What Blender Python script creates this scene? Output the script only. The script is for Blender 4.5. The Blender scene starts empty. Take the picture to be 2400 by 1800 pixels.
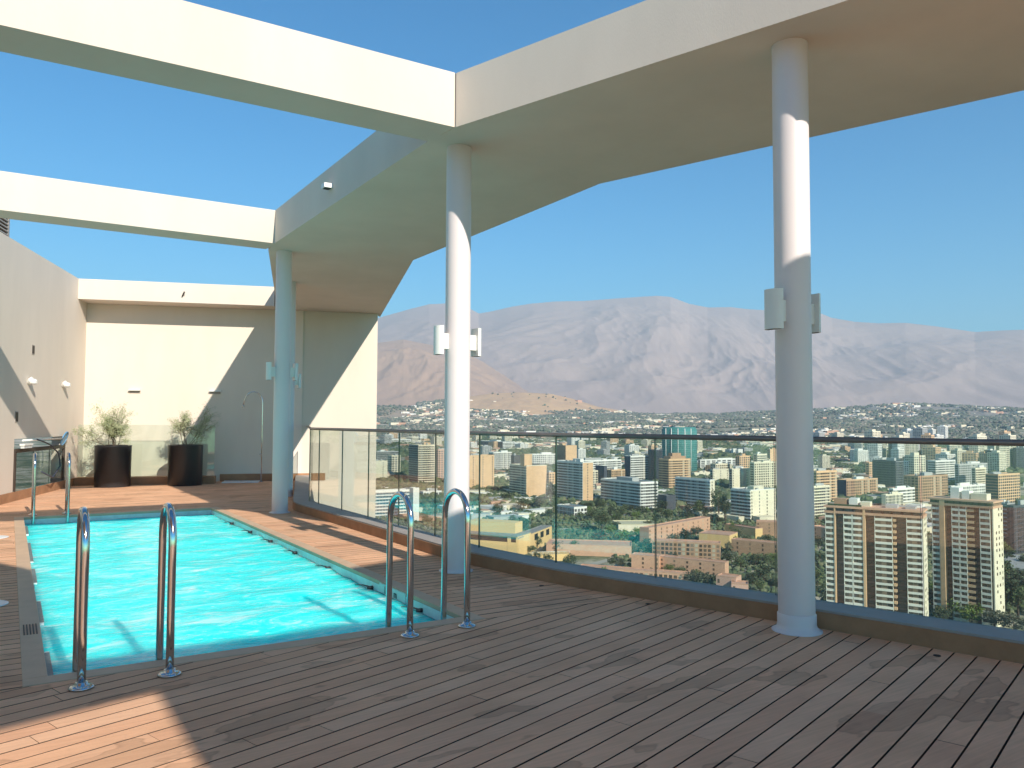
import bpy, bmesh, math, random
import numpy as np
from mathutils import Vector, Matrix
random.seed(7); rng = np.random.default_rng(7)
S = bpy.context.scene
C = S.collection
R = math.radians

# ------------------------------------------------------------------ camera
FPX, PITCH, YAW, ROLL, EYE = 1875.56, 0.0478028, 0.5605071, 0.0040495, 1.4
cy_, sy_ = math.cos(YAW), math.sin(YAW); cp_, sp_ = math.cos(PITCH), math.sin(PITCH)
FWD = Vector((sy_*cp_, cy_*cp_, sp_)); _r = Vector((cy_, -sy_, 0)); _u = _r.cross(FWD)
RT = math.cos(ROLL)*_r + math.sin(ROLL)*_u; UP = -math.sin(ROLL)*_r + math.cos(ROLL)*_u
cd = bpy.data.cameras.new('camera'); cam = bpy.data.objects.new('camera', cd); C.objects.link(cam)
cd.sensor_width = 36; cd.sensor_fit = 'HORIZONTAL'; cd.lens = FPX/2400*36
cd.clip_start = 0.05; cd.clip_end = 60000
M = Matrix((RT, UP, -FWD)).transposed().to_4x4(); M.translation = (0, 0, EYE); cam.matrix_world = M
S.camera = cam
S.render.resolution_x = 1024; S.render.resolution_y = 768

# ------------------------------------------------------------------ sky, sun, exposure
SUN_AZ, SUN_EL = R(177.8), R(30.2)          # azimuth from +Y towards +X
w = bpy.data.worlds.new('World'); S.world = w; w.use_nodes = True
wn = w.node_tree.nodes; bg = wn['Background']
sk = wn.new('ShaderNodeTexSky'); sk.sky_type = 'NISHITA'; sk.sun_disc = False
sk.sun_elevation = SUN_EL; sk.sun_rotation = SUN_AZ; sk.altitude = 600; sk.air_density = 1.0; sk.dust_density = 0.0; sk.ozone_density = 3.0
hs = wn.new('ShaderNodeHueSaturation'); hs.inputs['Saturation'].default_value = 1.38; w.node_tree.links.new(sk.outputs[0], hs.inputs['Color'])
mxw = wn.new('ShaderNodeMix'); mxw.data_type = 'RGBA'; mxw.blend_type = 'MULTIPLY'; mxw.inputs[0].default_value = 1; mxw.inputs[7].default_value = (.56, 1.05, 1.0, 1)
w.node_tree.links.new(hs.outputs[0], mxw.inputs[6]); w.node_tree.links.new(mxw.outputs[2], bg.inputs[0]); bg.inputs[1].default_value = 0.112
sl = bpy.data.lights.new('sun', 'SUN'); sl.energy = 4.9; sl.angle = R(0.53); sl.color = (1.0, 0.92, 0.79)
so = bpy.data.objects.new('sun', sl); C.objects.link(so)
tosun = Vector((math.sin(SUN_AZ)*math.cos(SUN_EL), math.cos(SUN_AZ)*math.cos(SUN_EL), math.sin(SUN_EL)))
so.rotation_euler = tosun.to_track_quat('Z', 'Y').to_euler(); so.location = (0, -5, 30)
S.view_settings.view_transform = 'Standard'; S.view_settings.look = 'None'
S.view_settings.exposure = 0.58; S.view_settings.gamma = 1
try:
    S.cycles.transparent_max_bounces = 24; S.cycles.max_bounces = 8; S.cycles.volume_bounces = 0
    S.cycles.sample_clamp_indirect = 8
except Exception: pass

# ------------------------------------------------------------------ helpers
def tag(o, label=None, cat=None, group=None, kind=None):
    if label: o['label'] = label
    if cat: o['category'] = cat
    if group: o['group'] = group
    if kind: o['kind'] = kind
    return o
def empty(name, loc=(0, 0, 0), label=None, cat=None, group=None, kind=None, rz=0):
    o = bpy.data.objects.new(name, None); C.objects.link(o); o.location = loc; o.rotation_euler = (0, 0, rz)
    o.empty_display_size = .2
    return tag(o, label, cat, group, kind)
class MB:
    """collects shapes; build() links them as one mesh object"""
    def __init__(s): s.v = []; s.f = []; s.m = []; s.sm = []
    def poly(s, pts, mi=0, smooth=False):
        n = len(s.v); s.v += [tuple(p) for p in pts]; s.f.append(tuple(range(n, n+len(pts)))); s.m.append(mi); s.sm.append(smooth)
    def prism(s, pts, z0, z1, mi=0, ms=None, bottom=True):
        n = len(s.v); k = len(pts)
        a = sum(pts[i][0]*pts[(i+1) % k][1]-pts[(i+1) % k][0]*pts[i][1] for i in range(k))
        if a < 0: pts = pts[::-1]
        s.v += [(p[0], p[1], z0) for p in pts]+[(p[0], p[1], z1) for p in pts]
        s.f.append(tuple(range(n+k, n+2*k))); s.m.append(mi); s.sm.append(False)
        if bottom: s.f.append(tuple(range(n+k-1, n-1, -1))); s.m.append(mi); s.sm.append(False)
        for i in range(k):
            j = (i+1) % k; s.f.append((n+i, n+j, n+k+j, n+k+i)); s.m.append(mi if ms is None else ms); s.sm.append(False)
    def obox(s, o, a, b, la, lb, z0, z1, mi=0, ms=None):
        """box from corner o along unit dirs a (la) and b (lb)"""
        p = [(o[0], o[1]), (o[0]+a[0]*la, o[1]+a[1]*la), (o[0]+a[0]*la+b[0]*lb, o[1]+a[1]*la+b[1]*lb), (o[0]+b[0]*lb, o[1]+b[1]*lb)]
        s.prism(p, z0, z1, mi, ms)
    def box(s, x0, x1, y0, y1, z0, z1, mi=0): s.prism([(x0, y0), (x1, y0), (x1, y1), (x0, y1)], z0, z1, mi)
    def tube(s, path, r, n=12, mi=0, caps=True, smooth=True):
        path = [Vector(p) for p in path]; k = len(path); rr = r if isinstance(r, (list, tuple)) else [r]*k
        base = len(s.v); prev = None
        for i, p in enumerate(path):
            t = ((path[min(i+1, k-1)]-path[max(i-1, 0)])).normalized()
            if prev is None: a = t.orthogonal().normalized()
            else:
                a = prev-t*prev.dot(t)
                a = a.normalized() if a.length > 1e-6 else t.orthogonal().normalized()
            prev = a; b = t.cross(a)
            for j in range(n):
                q = 2*math.pi*j/n; s.v.append(tuple(p+(a*math.cos(q)+b*math.sin(q))*rr[i]))
        for i in range(k-1):
            for j in range(n):
                j2 = (j+1) % n
                s.f.append((base+i*n+j, base+i*n+j2, base+(i+1)*n+j2, base+(i+1)*n+j)); s.m.append(mi); s.sm.append(smooth)
        if caps:
            s.f.append(tuple(base+j for j in range(n-1, -1, -1))); s.m.append(mi); s.sm.append(False)
            s.f.append(tuple(base+(k-1)*n+j for j in range(n))); s.m.append(mi); s.sm.append(False)
    def lathe(s, cx, cy, prof, n=32, mi=0, smooth=True, cap=True):
        base = len(s.v); k = len(prof)
        for r, z in prof:
            for j in range(n):
                q = 2*math.pi*j/n; s.v.append((cx+r*math.cos(q), cy+r*math.sin(q), z))
        for i in range(k-1):
            for j in range(n):
                j2 = (j+1) % n
                s.f.append((base+i*n+j, base+i*n+j2, base+(i+1)*n+j2, base+(i+1)*n+j)); s.m.append(mi); s.sm.append(smooth)
        if cap:
            s.f.append(tuple(base+(k-1)*n+j for j in range(n))); s.m.append(mi); s.sm.append(False)
            s.f.append(tuple(base+j for j in range(n-1, -1, -1))); s.m.append(mi); s.sm.append(False)
    def mesh(s, name, mats):
        me = bpy.data.meshes.new(name); me.from_pydata(s.v, [], s.f)
        for m in (mats if isinstance(mats, (list, tuple)) else [mats]): me.materials.append(m)
        me.polygons.foreach_set('material_index', s.m); me.polygons.foreach_set('use_smooth', s.sm); me.update()
        return me
    def build(s, name, mats, parent=None, loc=None):
        me = s.mesh(name, mats); o = bpy.data.objects.new(name, me); C.objects.link(o)
        if parent is not None:
            o.parent = parent; o.matrix_parent_inverse = parent.matrix_basis.inverted()
        if loc is not None: o.location = loc
        return o
def link(name, me, parent=None, loc=(0, 0, 0), rz=0, sc=None):
    o = bpy.data.objects.new(name, me); C.objects.link(o); o.location = loc; o.rotation_euler = (0, 0, rz)
    if sc: o.scale = sc
    if parent is not None: o.parent = parent
    return o
def bevel(o, wd=.006, seg=2):
    m = o.modifiers.new('bevel', 'BEVEL'); m.width = wd; m.segments = seg; m.limit_method = 'ANGLE'; m.angle_limit = R(40); return o

# ------------------------------------------------------------------ materials
def mat(name, col, rough=.7, metal=0., spec=None, noise=0., nscale=3., bump=0., bscale=60., col2=None, stretch=None):
    m = bpy.data.materials.new(name); m.use_nodes = True; nt = m.node_tree; N = nt.nodes; L = nt.links
    b = N['Principled BSDF']; b.inputs['Base Color'].default_value = (*col, 1); b.inputs['Roughness'].default_value = rough; b.inputs['Metallic'].default_value = metal
    if spec is not None: b.inputs['Specular IOR Level'].default_value = spec
    tc = N.new('ShaderNodeTexCoord'); mp = N.new('ShaderNodeMapping'); L.new(tc.outputs['Object'], mp.inputs[0])
    if stretch: mp.inputs['Scale'].default_value = stretch
    if noise > 0 or col2:
        n = N.new('ShaderNodeTexNoise'); n.inputs['Scale'].default_value = nscale; n.inputs['Detail'].default_value = 6; n.inputs['Roughness'].default_value = .62
        L.new(mp.outputs[0], n.inputs['Vector'])
        r = N.new('ShaderNodeMapRange'); r.inputs[1].default_value = .32; r.inputs[2].default_value = .68; L.new(n.outputs[0], r.inputs[0])
        mx = N.new('ShaderNodeMix'); mx.data_type = 'RGBA'; L.new(r.outputs[0], mx.inputs[0])
        c2 = col2 if col2 else tuple(c*(1-noise) for c in col)
        mx.inputs[6].default_value = (*col, 1); mx.inputs[7].default_value = (*c2, 1); L.new(mx.outputs[2], b.inputs['Base Color'])
    if bump > 0:
        n = N.new('ShaderNodeTexNoise'); n.inputs['Scale'].default_value = bscale; n.inputs['Detail'].default_value = 4; L.new(mp.outputs[0], n.inputs['Vector'])
        bp = N.new('ShaderNodeBump'); bp.inputs['Strength'].default_value = bump; bp.inputs['Distance'].default_value = .01
        L.new(n.outputs[0], bp.inputs['Height']); L.new(bp.outputs[0], b.inputs['Normal'])
    return m
def rand_tint(m, amt=.25):
    """multiply base colour by a per-object random value"""
    nt = m.node_tree; N = nt.nodes; L = nt.links; b = N['Principled BSDF']; inp = b.inputs['Base Color']
    oi = N.new('ShaderNodeObjectInfo'); r = N.new('ShaderNodeMapRange'); r.inputs[3].default_value = 1-amt; r.inputs[4].default_value = 1+amt
    L.new(oi.outputs['Random'], r.inputs[0]); mx = N.new('ShaderNodeVectorMath'); mx.operation = 'SCALE'
    if inp.is_linked: L.new(inp.links[0].from_socket, mx.inputs[0])
    else: mx.inputs[0].default_value = inp.default_value[:3]
    L.new(r.outputs[0], mx.inputs['Scale']); L.new(mx.outputs[0], inp); return m
PLASTER = mat('plaster_cream', (.70, .605, .515), .85, noise=.09, nscale=1.1, stretch=(1, 1, .3), bump=.12, bscale=140)
PLASTER2 = mat('plaster_strip', (.77, .655, .57), .85, noise=.04, nscale=1., bump=.1, bscale=140)
PAINT = mat('white_paint', (.73, .65, .65), .42, noise=.03, nscale=1.3)
LAMPW = mat('lamp_white', (.76, .75, .72), .45, noise=.02)
BROWN = mat('brown_composite', (.42, .225, .125), .7, 0., .2, noise=.25, nscale=5, bump=.15, bscale=40)
GREYTOP = mat('grey_aluminium_sill', (.37, .325, .295), .6, 0., noise=.15, nscale=4)
RAILM = mat('dark_rail_metal', (.26, .225, .215), .35, .5, noise=.2, nscale=8)
CHROME = mat('polished_steel', (.62, .62, .63), .12, 1.0, noise=.1, nscale=20)
DARK = mat('dark_slot', (.03, .025, .02), .6, noise=.3)
POTM = mat('charcoal_pot', (.022, .022, .026), .38, noise=.25, nscale=2)
TRAY = mat('white_tray', (.8, .8, .8), .3, noise=.02)
SOIL = mat('soil', (.07, .045, .03), .95, noise=.5, nscale=12)
TILE = mat('pale_pool_tile', (.74, .82, .80), .3, noise=.2, nscale=9)
LETTER = mat('black_lettering', (.02, .02, .025), .5, noise=.1)
COPING = mat('coping_composite', (.64, .44, .29), .6, noise=.16, nscale=4, bump=.15, bscale=50)

def deck_mat():
    m = bpy.data.materials.new('deck_planks'); m.use_nodes = True; nt = m.node_tree; N = nt.nodes; L = nt.links; b = N['Principled BSDF']
    b.inputs['Roughness'].default_value = .72; b.inputs['Specular IOR Level'].default_value = .18
    g = N.new('ShaderNodeNewGeometry'); tc = N.new('ShaderNodeTexCoord')
    at = N.new('ShaderNodeAttribute'); at.attribute_name = 'gdir'; 
    ramp = N.new('ShaderNodeValToRGB'); L.new(g.outputs['Random Per Island'], ramp.inputs[0])
    e = ramp.color_ramp.elements; e[0].color = (.73, .40, .245, 1); e[1].color = (.80, .475, .30, 1)
    e2 = e.new(.35); e2.color = (.78, .445, .27, 1); e3 = e.new(.7); e3.color = (.76, .44, .275, 1)
    # wood grain: noise stretched along board
    mp = N.new('ShaderNodeMapping'); mp.inputs['Rotation'].default_value = (0, 0, -.305); mp.inputs['Scale'].default_value = (1.2, 26, 1)
    L.new(tc.outputs['Object'], mp.inputs[0]); gn = N.new('ShaderNodeTexNoise'); gn.inputs['Scale'].default_value = 2.2; gn.inputs['Detail'].default_value = 8; gn.inputs['Roughness'].default_value = .7
    L.new(mp.outputs[0], gn.inputs['Vector']); gr = N.new('ShaderNodeMapRange'); gr.inputs[1].default_value = .3; gr.inputs[2].default_value = .72; gr.inputs[3].default_value = .86; gr.inputs[4].default_value = 1.1
    L.new(gn.outputs[0], gr.inputs[0]); s1 = N.new('ShaderNodeVectorMath'); s1.operation = 'SCALE'; L.new(ramp.outputs[0], s1.inputs[0]); L.new(gr.outputs[0], s1.inputs['Scale'])
    # blotchy weathering
    n2 = N.new('ShaderNodeTexNoise'); n2.inputs['Scale'].default_value = 1.6; n2.inputs['Detail'].default_value = 5; L.new(tc.outputs['Object'], n2.inputs['Vector'])
    r2 = N.new('ShaderNodeMapRange'); r2.inputs[1].default_value = .35; r2.inputs[2].default_value = .65; r2.inputs[3].default_value = .9; r2.inputs[4].default_value = 1.08; L.new(n2.outputs[0], r2.inputs[0])
    s2 = N.new('ShaderNodeVectorMath'); s2.operation = 'SCALE'; L.new(s1.outputs[0], s2.inputs[0]); L.new(r2.outputs[0], s2.inputs['Scale'])
    # water stains with crisp rims
    n3 = N.new('ShaderNodeTexNoise'); n3.inputs['Scale'].default_value = 1.15; n3.inputs['Detail'].default_value = 3.5; n3.inputs['Roughness'].default_value = .55
    mp3 = N.new('ShaderNodeMapping'); mp3.inputs['Rotation'].default_value = (0, 0, -.3); mp3.inputs['Scale'].default_value = (1, 1.9, 1); mp3.inputs['Location'].default_value = (3.1, 1.7, 0)
    L.new(tc.outputs['Object'], mp3.inputs[0]); L.new(mp3.outputs[0], n3.inputs['Vector'])
    c3 = N.new('ShaderNodeValToRGB'); c3.color_ramp.interpolation = 'LINEAR'; L.new(n3.outputs[0], c3.inputs[0]); q = c3.color_ramp.elements
    q[0].position = 0; q[0].color = (1, 1, 1, 1); q[1].position = 1; q[1].color = (.80, .78, .74, 1)
    for p, v in ((.575, 1.), (.585, .70), (.60, .82)):
        z = q.new(p); z.color = (v, v*.985, v*.96, 1)
    s3 = N.new('ShaderNodeVectorMath'); s3.operation = 'MULTIPLY'; L.new(s2.outputs[0], s3.inputs[0]); L.new(c3.outputs[0], s3.inputs[1])
    L.new(s3.outputs[0], b.inputs['Base Color'])
    bp = N.new('ShaderNodeBump'); bp.inputs['Strength'].default_value = .25; bp.inputs['Distance'].default_value = .004; L.new(gn.outputs[0], bp.inputs['Height']); L.new(bp.outputs[0], b.inputs['Normal'])
    return m
DECKM = deck_mat()

def glass_mat(name, tint, base=.045, rough=.0):
    m = bpy.data.materials.new(name); m.use_nodes = True; nt = m.node_tree; N = nt.nodes; L = nt.links
    N.remove(N['Principled BSDF']); out = N['Material Output']
    tr = N.new('ShaderNodeBsdfTransparent'); tr.inputs[0].default_value = (*tint, 1); gl = N.new('ShaderNodeBsdfGlossy'); gl.inputs['Roughness'].default_value = rough
    lw = N.new('ShaderNodeLayerWeight'); lw.inputs[0].default_value = .5
    pw = N.new('ShaderNodeMath'); pw.operation = 'POWER'; pw.inputs[1].default_value = 4.; L.new(lw.outputs['Facing'], pw.inputs[0])
    ma = N.new('ShaderNodeMath'); ma.operation = 'MULTIPLY_ADD'; ma.inputs[1].default_value = .8; ma.inputs[2].default_value = base; L.new(pw.outputs[0], ma.inputs[0])
    mx = N.new('ShaderNodeMixShader'); L.new(ma.outputs[0], mx.inputs[0]); L.new(tr.outputs[0], mx.inputs[1]); L.new(gl.outputs[0], mx.inputs[2]); L.new(mx.outputs[0], out.inputs[0])
    return m
GLASS = glass_mat('clear_glass', (.92, .968, .945), .08)
GEDGE = mat('glass_edge', (.08, .12, .105), .2, noise=.2)

def water_mat():
    m = bpy.data.materials.new('pool_water'); m.use_nodes = True; nt = m.node_tree; N = nt.nodes; L = nt.links
    b = N['Principled BSDF']; b.inputs['Roughness'].default_value = .03; b.inputs['IOR'].default_value = 1.2
    b.inputs['Specular IOR Level'].default_value = .12; b.inputs['Subsurface Weight'].default_value = 1.; b.inputs['Subsurface Radius'].default_value = (.12, 1.0, 1.05); b.inputs['Subsurface Scale'].default_value = .30; b.inputs['Subsurface Anisotropy'].default_value = .4
    tc = N.new('ShaderNodeTexCoord')
    # aerated water churned by the inlets: pale foam and painted caustic light
    mp = N.new('ShaderNodeMapping'); mp.inputs['Scale'].default_value = (.8, 1.9, 1); L.new(tc.outputs['Object'], mp.inputs[0])
    n = N.new('ShaderNodeTexNoise'); n.inputs['Scale'].default_value = 2.2; n.inputs['Detail'].default_value = 10; n.inputs['Roughness'].default_value = .72; n.inputs['Distortion'].default_value = 1.2; L.new(mp.outputs[0], n.inputs['Vector'])
    cr = N.new('ShaderNodeValToRGB'); L.new(n.outputs[0], cr.inputs[0]); e = cr.color_ramp.elements
    e[0].position = .30; e[0].color = (.02, .80, .90, 1); e[1].position = .72; e[1].color = (.58, .96, .97, 1)
    for p, c in ((.44, (.01, .86, .92, 1)), (.52, (.06, .94, .96, 1)), (.60, (.26, .96, .97, 1))): k = e.new(p); k.color = c
    # thin broken streaks: fine foam and white sparkle painted into the colour
    mp4 = N.new('ShaderNodeMapping'); mp4.inputs['Scale'].default_value = (1.1, 4.2, 1); mp4.inputs['Rotation'].default_value = (0, 0, .12); L.new(tc.outputs['Object'], mp4.inputs[0])
    n4 = N.new('ShaderNodeTexNoise'); n4.inputs['Scale'].default_value = 9.; n4.inputs['Detail'].default_value = 8; n4.inputs['Roughness'].default_value = .7; n4.inputs['Distortion'].default_value = .7; L.new(mp4.outputs[0], n4.inputs['Vector'])
    r4 = N.new('ShaderNodeMapRange'); r4.inputs[1].default_value = .57; r4.inputs[2].default_value = .68; r4.inputs[4].default_value = .55; L.new(n4.outputs[0], r4.inputs[0])
    m4 = N.new('ShaderNodeMix'); m4.data_type = 'RGBA'; L.new(r4.outputs[0], m4.inputs[0]); L.new(cr.outputs[0], m4.inputs[6]); m4.inputs[7].default_value = (.88, .98, .98, 1)
    L.new(m4.outputs[2], b.inputs['Base Color'])
    mp2 = N.new('ShaderNodeMapping'); mp2.inputs['Scale'].default_value = (1, 1.7, 1); L.new(tc.outputs['Object'], mp2.inputs[0])
    w2 = N.new('ShaderNodeTexNoise'); w2.inputs['Scale'].default_value = 11; w2.inputs['Detail'].default_value = 5; w2.inputs['Distortion'].default_value = .9; L.new(mp2.outputs[0], w2.inputs['Vector'])
    bp = N.new('ShaderNodeBump'); bp.inputs['Strength'].default_value = .38; bp.inputs['Distance'].default_value = .03; L.new(w2.outputs[0], bp.inputs['Height']); L.new(bp.outputs[0], b.inputs['Normal'])
    return m
WATER = water_mat()
BASIN = mat('turquoise_basin', (.06, .78, .82), .4, noise=.12, nscale=3)

# ================================================================== TERRACE
def clip(poly, n, d):
    """keep the part of poly with p.n <= d"""
    out = []
    for i in range(len(poly)):
        a = poly[i]; b = poly[(i+1) % len(poly)]; da = a[0]*n[0]+a[1]*n[1]-d; db = b[0]*n[0]+b[1]*n[1]-d
        if da <= 0: out.append(a)
        if (da < 0 < db) or (db < 0 < da):
            t = da/(da-db); out.append((a[0]+(b[0]-a[0])*t, a[1]+(b[1]-a[1])*t))
    return out
def clip_convex(poly, reg):
    k = len(reg)
    for i in range(k):
        a, b = reg[i], reg[(i+1) % k]; n = (b[1]-a[1], -(b[0]-a[0])); poly = clip(poly, n, a[0]*n[0]+a[1]*n[1])
        if len(poly) < 3: return []
    return poly
def planks(mb, reg, d, pitch=.1225, gap=.0095, s0=0., z1=0., ln=2.4):
    nrm = (-d[1], d[0]); ss = [p[0]*nrm[0]+p[1]*nrm[1] for p in reg]; tt = [p[0]*d[0]+p[1]*d[1] for p in reg]
    k = math.floor((min(ss)-s0)/pitch)
    while s0+k*pitch < max(ss):
        a = s0+k*pitch+gap/2; b = a+pitch-gap; t = min(tt)-random.random()*ln
        while t < max(tt):
            L = ln*random.uniform(.8, 1.25); q = [(d[0]*u+nrm[0]*v_, d[1]*u+nrm[1]*v_) for u, v_ in ((t+.0012, a), (t+L-.0012, a), (t+L-.0012, b), (t+.0012, b))]
            p = clip_convex(q, reg)
            if p:
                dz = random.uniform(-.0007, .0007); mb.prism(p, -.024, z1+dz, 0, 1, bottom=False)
            t += L
        k += 1
UX = (.318, .948); _l = math.hypot(*UX); UU = (UX[0]/_l, UX[1]/_l); VV = (UU[1], -UU[0])   # far bay: UU away, VV to the right
CR = (1.42, 20.35)                                                                          # corner of left and back walls
def bwp(s, off=0.): return (CR[0]+VV[0]*s-UU[0]*off, CR[1]+VV[1]*s-UU[1]*off)               # on / in front of back wall
def lwp(d, off=0.): return (CR[0]-UU[0]*d+VV[0]*off, CR[1]-UU[1]*d+VV[1]*off)               # on / in front of left wall
ND = (.954/math.hypot(.954, .3), .3/math.hypot(.954, .3))
mb = MB()
near = [(-5.2, -6), (7.9, -6), (4.80, 3.86), (4.42, 4.985), (-4.2, 4.985)]
planks(mb, near, ND, s0=1.527)
planks(mb, [(-4.2, 4.99), (.10, 4.99), (.10, 13.68), (-.95, 13.68)], (1, 0), s0=4.99)
planks(mb, [(2.92, 4.99), (4.35, 4.99), (3.98, 7.2), (2.92, 7.2)], (1, 0), s0=4.99)
planks(mb, [(2.92, 7.2), (3.92, 7.2), (3.92, 12.5), (2.92, 12.5)], (1, 0), s0=4.99)
planks(mb, [(2.92, 12.5), (3.95, 12.5), (4.35, 13.68), (2.92, 13.68)], (1, 0), s0=4.99)
planks(mb, [(-.97, 13.68), (4.35, 13.68), (6.1, 18.85), (1.45, 20.35), (1.40, 20.3)], (1, 0), s0=4.99)
deck = mb.build('deck', [DECKM, mat('plank_edge_shade', (.07, .045, .03), .9, noise=.2)]); tag(deck, kind='structure')  # plank sides coloured dark so the gaps read as shaded
mb = MB()
for pl in ([(-5.3, -6.1), (7.9, -6.1), (4.75, 3.86), (4.05, 5.9), (-3.9, 5.1)], [(-4.3, 4.8), (.22, 4.8), (.22, 13.6), (-1, 13.6)],
           [(2.85, 4.8), (4.2, 5.2), (3.95, 7.2), (3.95, 12.5), (4.3, 13.6), (2.85, 13.6)], [(-1, 13.6), (4.3, 13.6), (6.2, 18.9), (1.4, 20.45)]):
    pass
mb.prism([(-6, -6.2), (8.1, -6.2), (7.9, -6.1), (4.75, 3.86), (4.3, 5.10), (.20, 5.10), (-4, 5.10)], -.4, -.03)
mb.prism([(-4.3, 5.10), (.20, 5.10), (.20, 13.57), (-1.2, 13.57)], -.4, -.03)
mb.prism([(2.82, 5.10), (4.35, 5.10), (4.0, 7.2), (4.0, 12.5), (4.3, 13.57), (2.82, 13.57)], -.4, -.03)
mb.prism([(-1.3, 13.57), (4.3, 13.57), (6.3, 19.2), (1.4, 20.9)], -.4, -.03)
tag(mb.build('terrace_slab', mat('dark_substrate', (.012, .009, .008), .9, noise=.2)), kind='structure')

# ---- pool
PX0, PX1, PY0, PY1, WZ = .22, 2.80, 5.12, 13.55, -.095
mb = MB()
mb.prism([(PX0-.12, PY0-.13), (PX1+.12, PY0-.13), (PX1+.12, PY0), (PX0-.12, PY0)], -.03, .004)
mb.prism([(PX0-.12, PY1), (PX1+.12, PY1), (PX1+.12, PY1+.12), (PX0-.12, PY1+.12)], -.03, .004)
mb.prism([(PX0-.12, PY0+.002), (PX0, PY0+.002), (PX0, PY1-.002), (PX0-.12, PY1-.002)], -.03, .004)
mb.prism([(PX1, PY0+.002), (PX1+.12, PY0+.002), (PX1+.12, PY1-.002), (PX1, PY1-.002)], -.03, .004)
tag(bevel(mb.build('pool_coping', COPING), .004), kind='structure')
mb = MB()   # tiled band + basin
def inner(z0, z1, mi):
    mb.poly([(PX0, PY0, z0), (PX0, PY1, z0), (PX0, PY1, z1), (PX0, PY0, z1)], mi); mb.poly([(PX1, PY1, z0), (PX1, PY0, z0), (PX1, PY0, z1), (PX1, PY1, z1)], mi)
    mb.poly([(PX0, PY1, z0), (PX1, PY1, z0), (PX1, PY1, z1), (PX0, PY1, z1)], mi); mb.poly([(PX1, PY0, z0), (PX0, PY0, z0), (PX0, PY0, z1), (PX1, PY0, z1)], mi)
inner(-.22, -.03, 1); inner(-1.2, -.22, 0)
mb.poly([(PX0, PY0, -1.2), (PX1, PY0, -1.2), (PX1, PY1, -1.2), (PX0, PY1, -1.2)], 0)
tag(mb.build('pool_basin', [BASIN, TILE]), kind='structure')
# water surface with real ripples
nx, ny = 150, 470
gx = np.linspace(PX0+.001, PX1-.001, nx); gy = np.linspace(PY0+.001, PY1-.001, ny); XX, YY = np.meshgrid(gx, gy)
ZZ = np.zeros_like(XX)
for i in range(46):
    lam = .11*(1.07**i) if i < 30 else rng.uniform(.5, 1.4); th = rng.normal(math.pi/2, .75); kx, ky = math.cos(th), math.sin(th)
    ZZ += .0042*(lam/.5)**.85*np.sin(2*math.pi/lam*(XX*kx+YY*ky+.05*np.sin(3*XX+i)+.06*np.sin(2.3*YY+i*2))+rng.uniform(0, 6.28))*(.6+.4*np.sin(XX*rng.uniform(.6, 2)+YY*rng.uniform(.4, 1.4)+i))
ZZ *= .42
vs = np.stack([XX, YY, WZ+ZZ], -1).reshape(-1, 3); idx = np.arange(nx*ny).reshape(ny, nx)
fs = np.stack([idx[:-1, :-1], idx[:-1, 1:], idx[1:, 1:], idx[1:, :-1]], -1).reshape(-1, 4)
def np_mesh(name, v, f, mats, smooth=True, fm=None):
    me = bpy.data.meshes.new(name); me.vertices.add(len(v)); me.vertices.foreach_set('co', np.asarray(v, np.float32).ravel())
    f = np.asarray(f, np.int32); k = f.shape[1]; me.loops.add(f.size); me.loops.foreach_set('vertex_index', f.ravel())
    me.polygons.add(len(f)); me.polygons.foreach_set('loop_start', np.arange(0, f.size, k, dtype=np.int32)); me.polygons.foreach_set('loop_total', np.full(len(f), k, np.int32))
    for m in mats: me.materials.append(m)
    if fm is not None: me.polygons.foreach_set('material_index', np.asarray(fm, np.int32))
    me.polygons.foreach_set('use_smooth', np.full(len(f), smooth)); me.update(calc_edges=True); return me
ring = np.concatenate([idx[0, :], idx[1:, -1], idx[-1, -2::-1], idx[-2:0:-1, 0]]); nb_ = len(vs); low = vs[ring].copy(); low[:, 2] = -1.15
rl = np.arange(len(ring)); nxt = np.roll(rl, -1); side = np.stack([ring[rl], nb_+rl, nb_+nxt, ring[nxt]], -1)
wme = np_mesh('water', np.concatenate([vs, low]), np.concatenate([fs, side]), [WATER])
bmw = bmesh.new(); bmw.from_mesh(wme); bmw.verts.ensure_lookup_table(); bmw.faces.new([bmw.verts[nb_+i] for i in rl[::-1]]); bmesh.ops.recalc_face_normals(bmw, faces=bmw.faces); bmw.to_mesh(wme); bmw.free()
tag(link('water', wme), kind='structure')
# depth marker on the tile band
def text(name, body, size, matl, parent, mw):
    cu = bpy.data.curves.new(name, 'FONT'); cu.body = body; cu.size = size; cu.extrude = .0015; cu.align_x = 'CENTER'
    t = bpy.data.objects.new(name, cu); C.objects.link(t); dg = bpy.context.evaluated_depsgraph_get(); me = bpy.data.meshes.new_from_object(t.evaluated_get(dg))
    bpy.data.objects.remove(t); me.materials.clear(); me.materials.append(matl); o = bpy.data.objects.new(name, me); C.objects.link(o)
    o.matrix_world = mw
    if parent: o.parent = parent; o.matrix_parent_inverse = parent.matrix_basis.inverted()
    return o
e = empty('depth_marker', (2.795, 6.35, -.05), 'small pale tile depth marker reading 1.20 m on the right pool wall', 'depth marker')
mb = MB(); mb.box(2.79, 2.799, 6.08, 6.62, -.088, -.008); mb.build('marker_tile', mat('marker_white', (.62, .66, .64), .35, noise=.1), e)
mw = Matrix(((0, 0, -1, 2.788), (-1, 0, 0, 6.35), (0, 1, 0, -.078), (0, 0, 0, 1)))
for ch, dy in (('1', .14), ('.', .105), ('2', .065), ('0', .01), ('m', -.075)):
    mw.translation = (2.788, 6.35+dy, -.078); text('letter', ch, .085, LETTER, e, mw)
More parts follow.
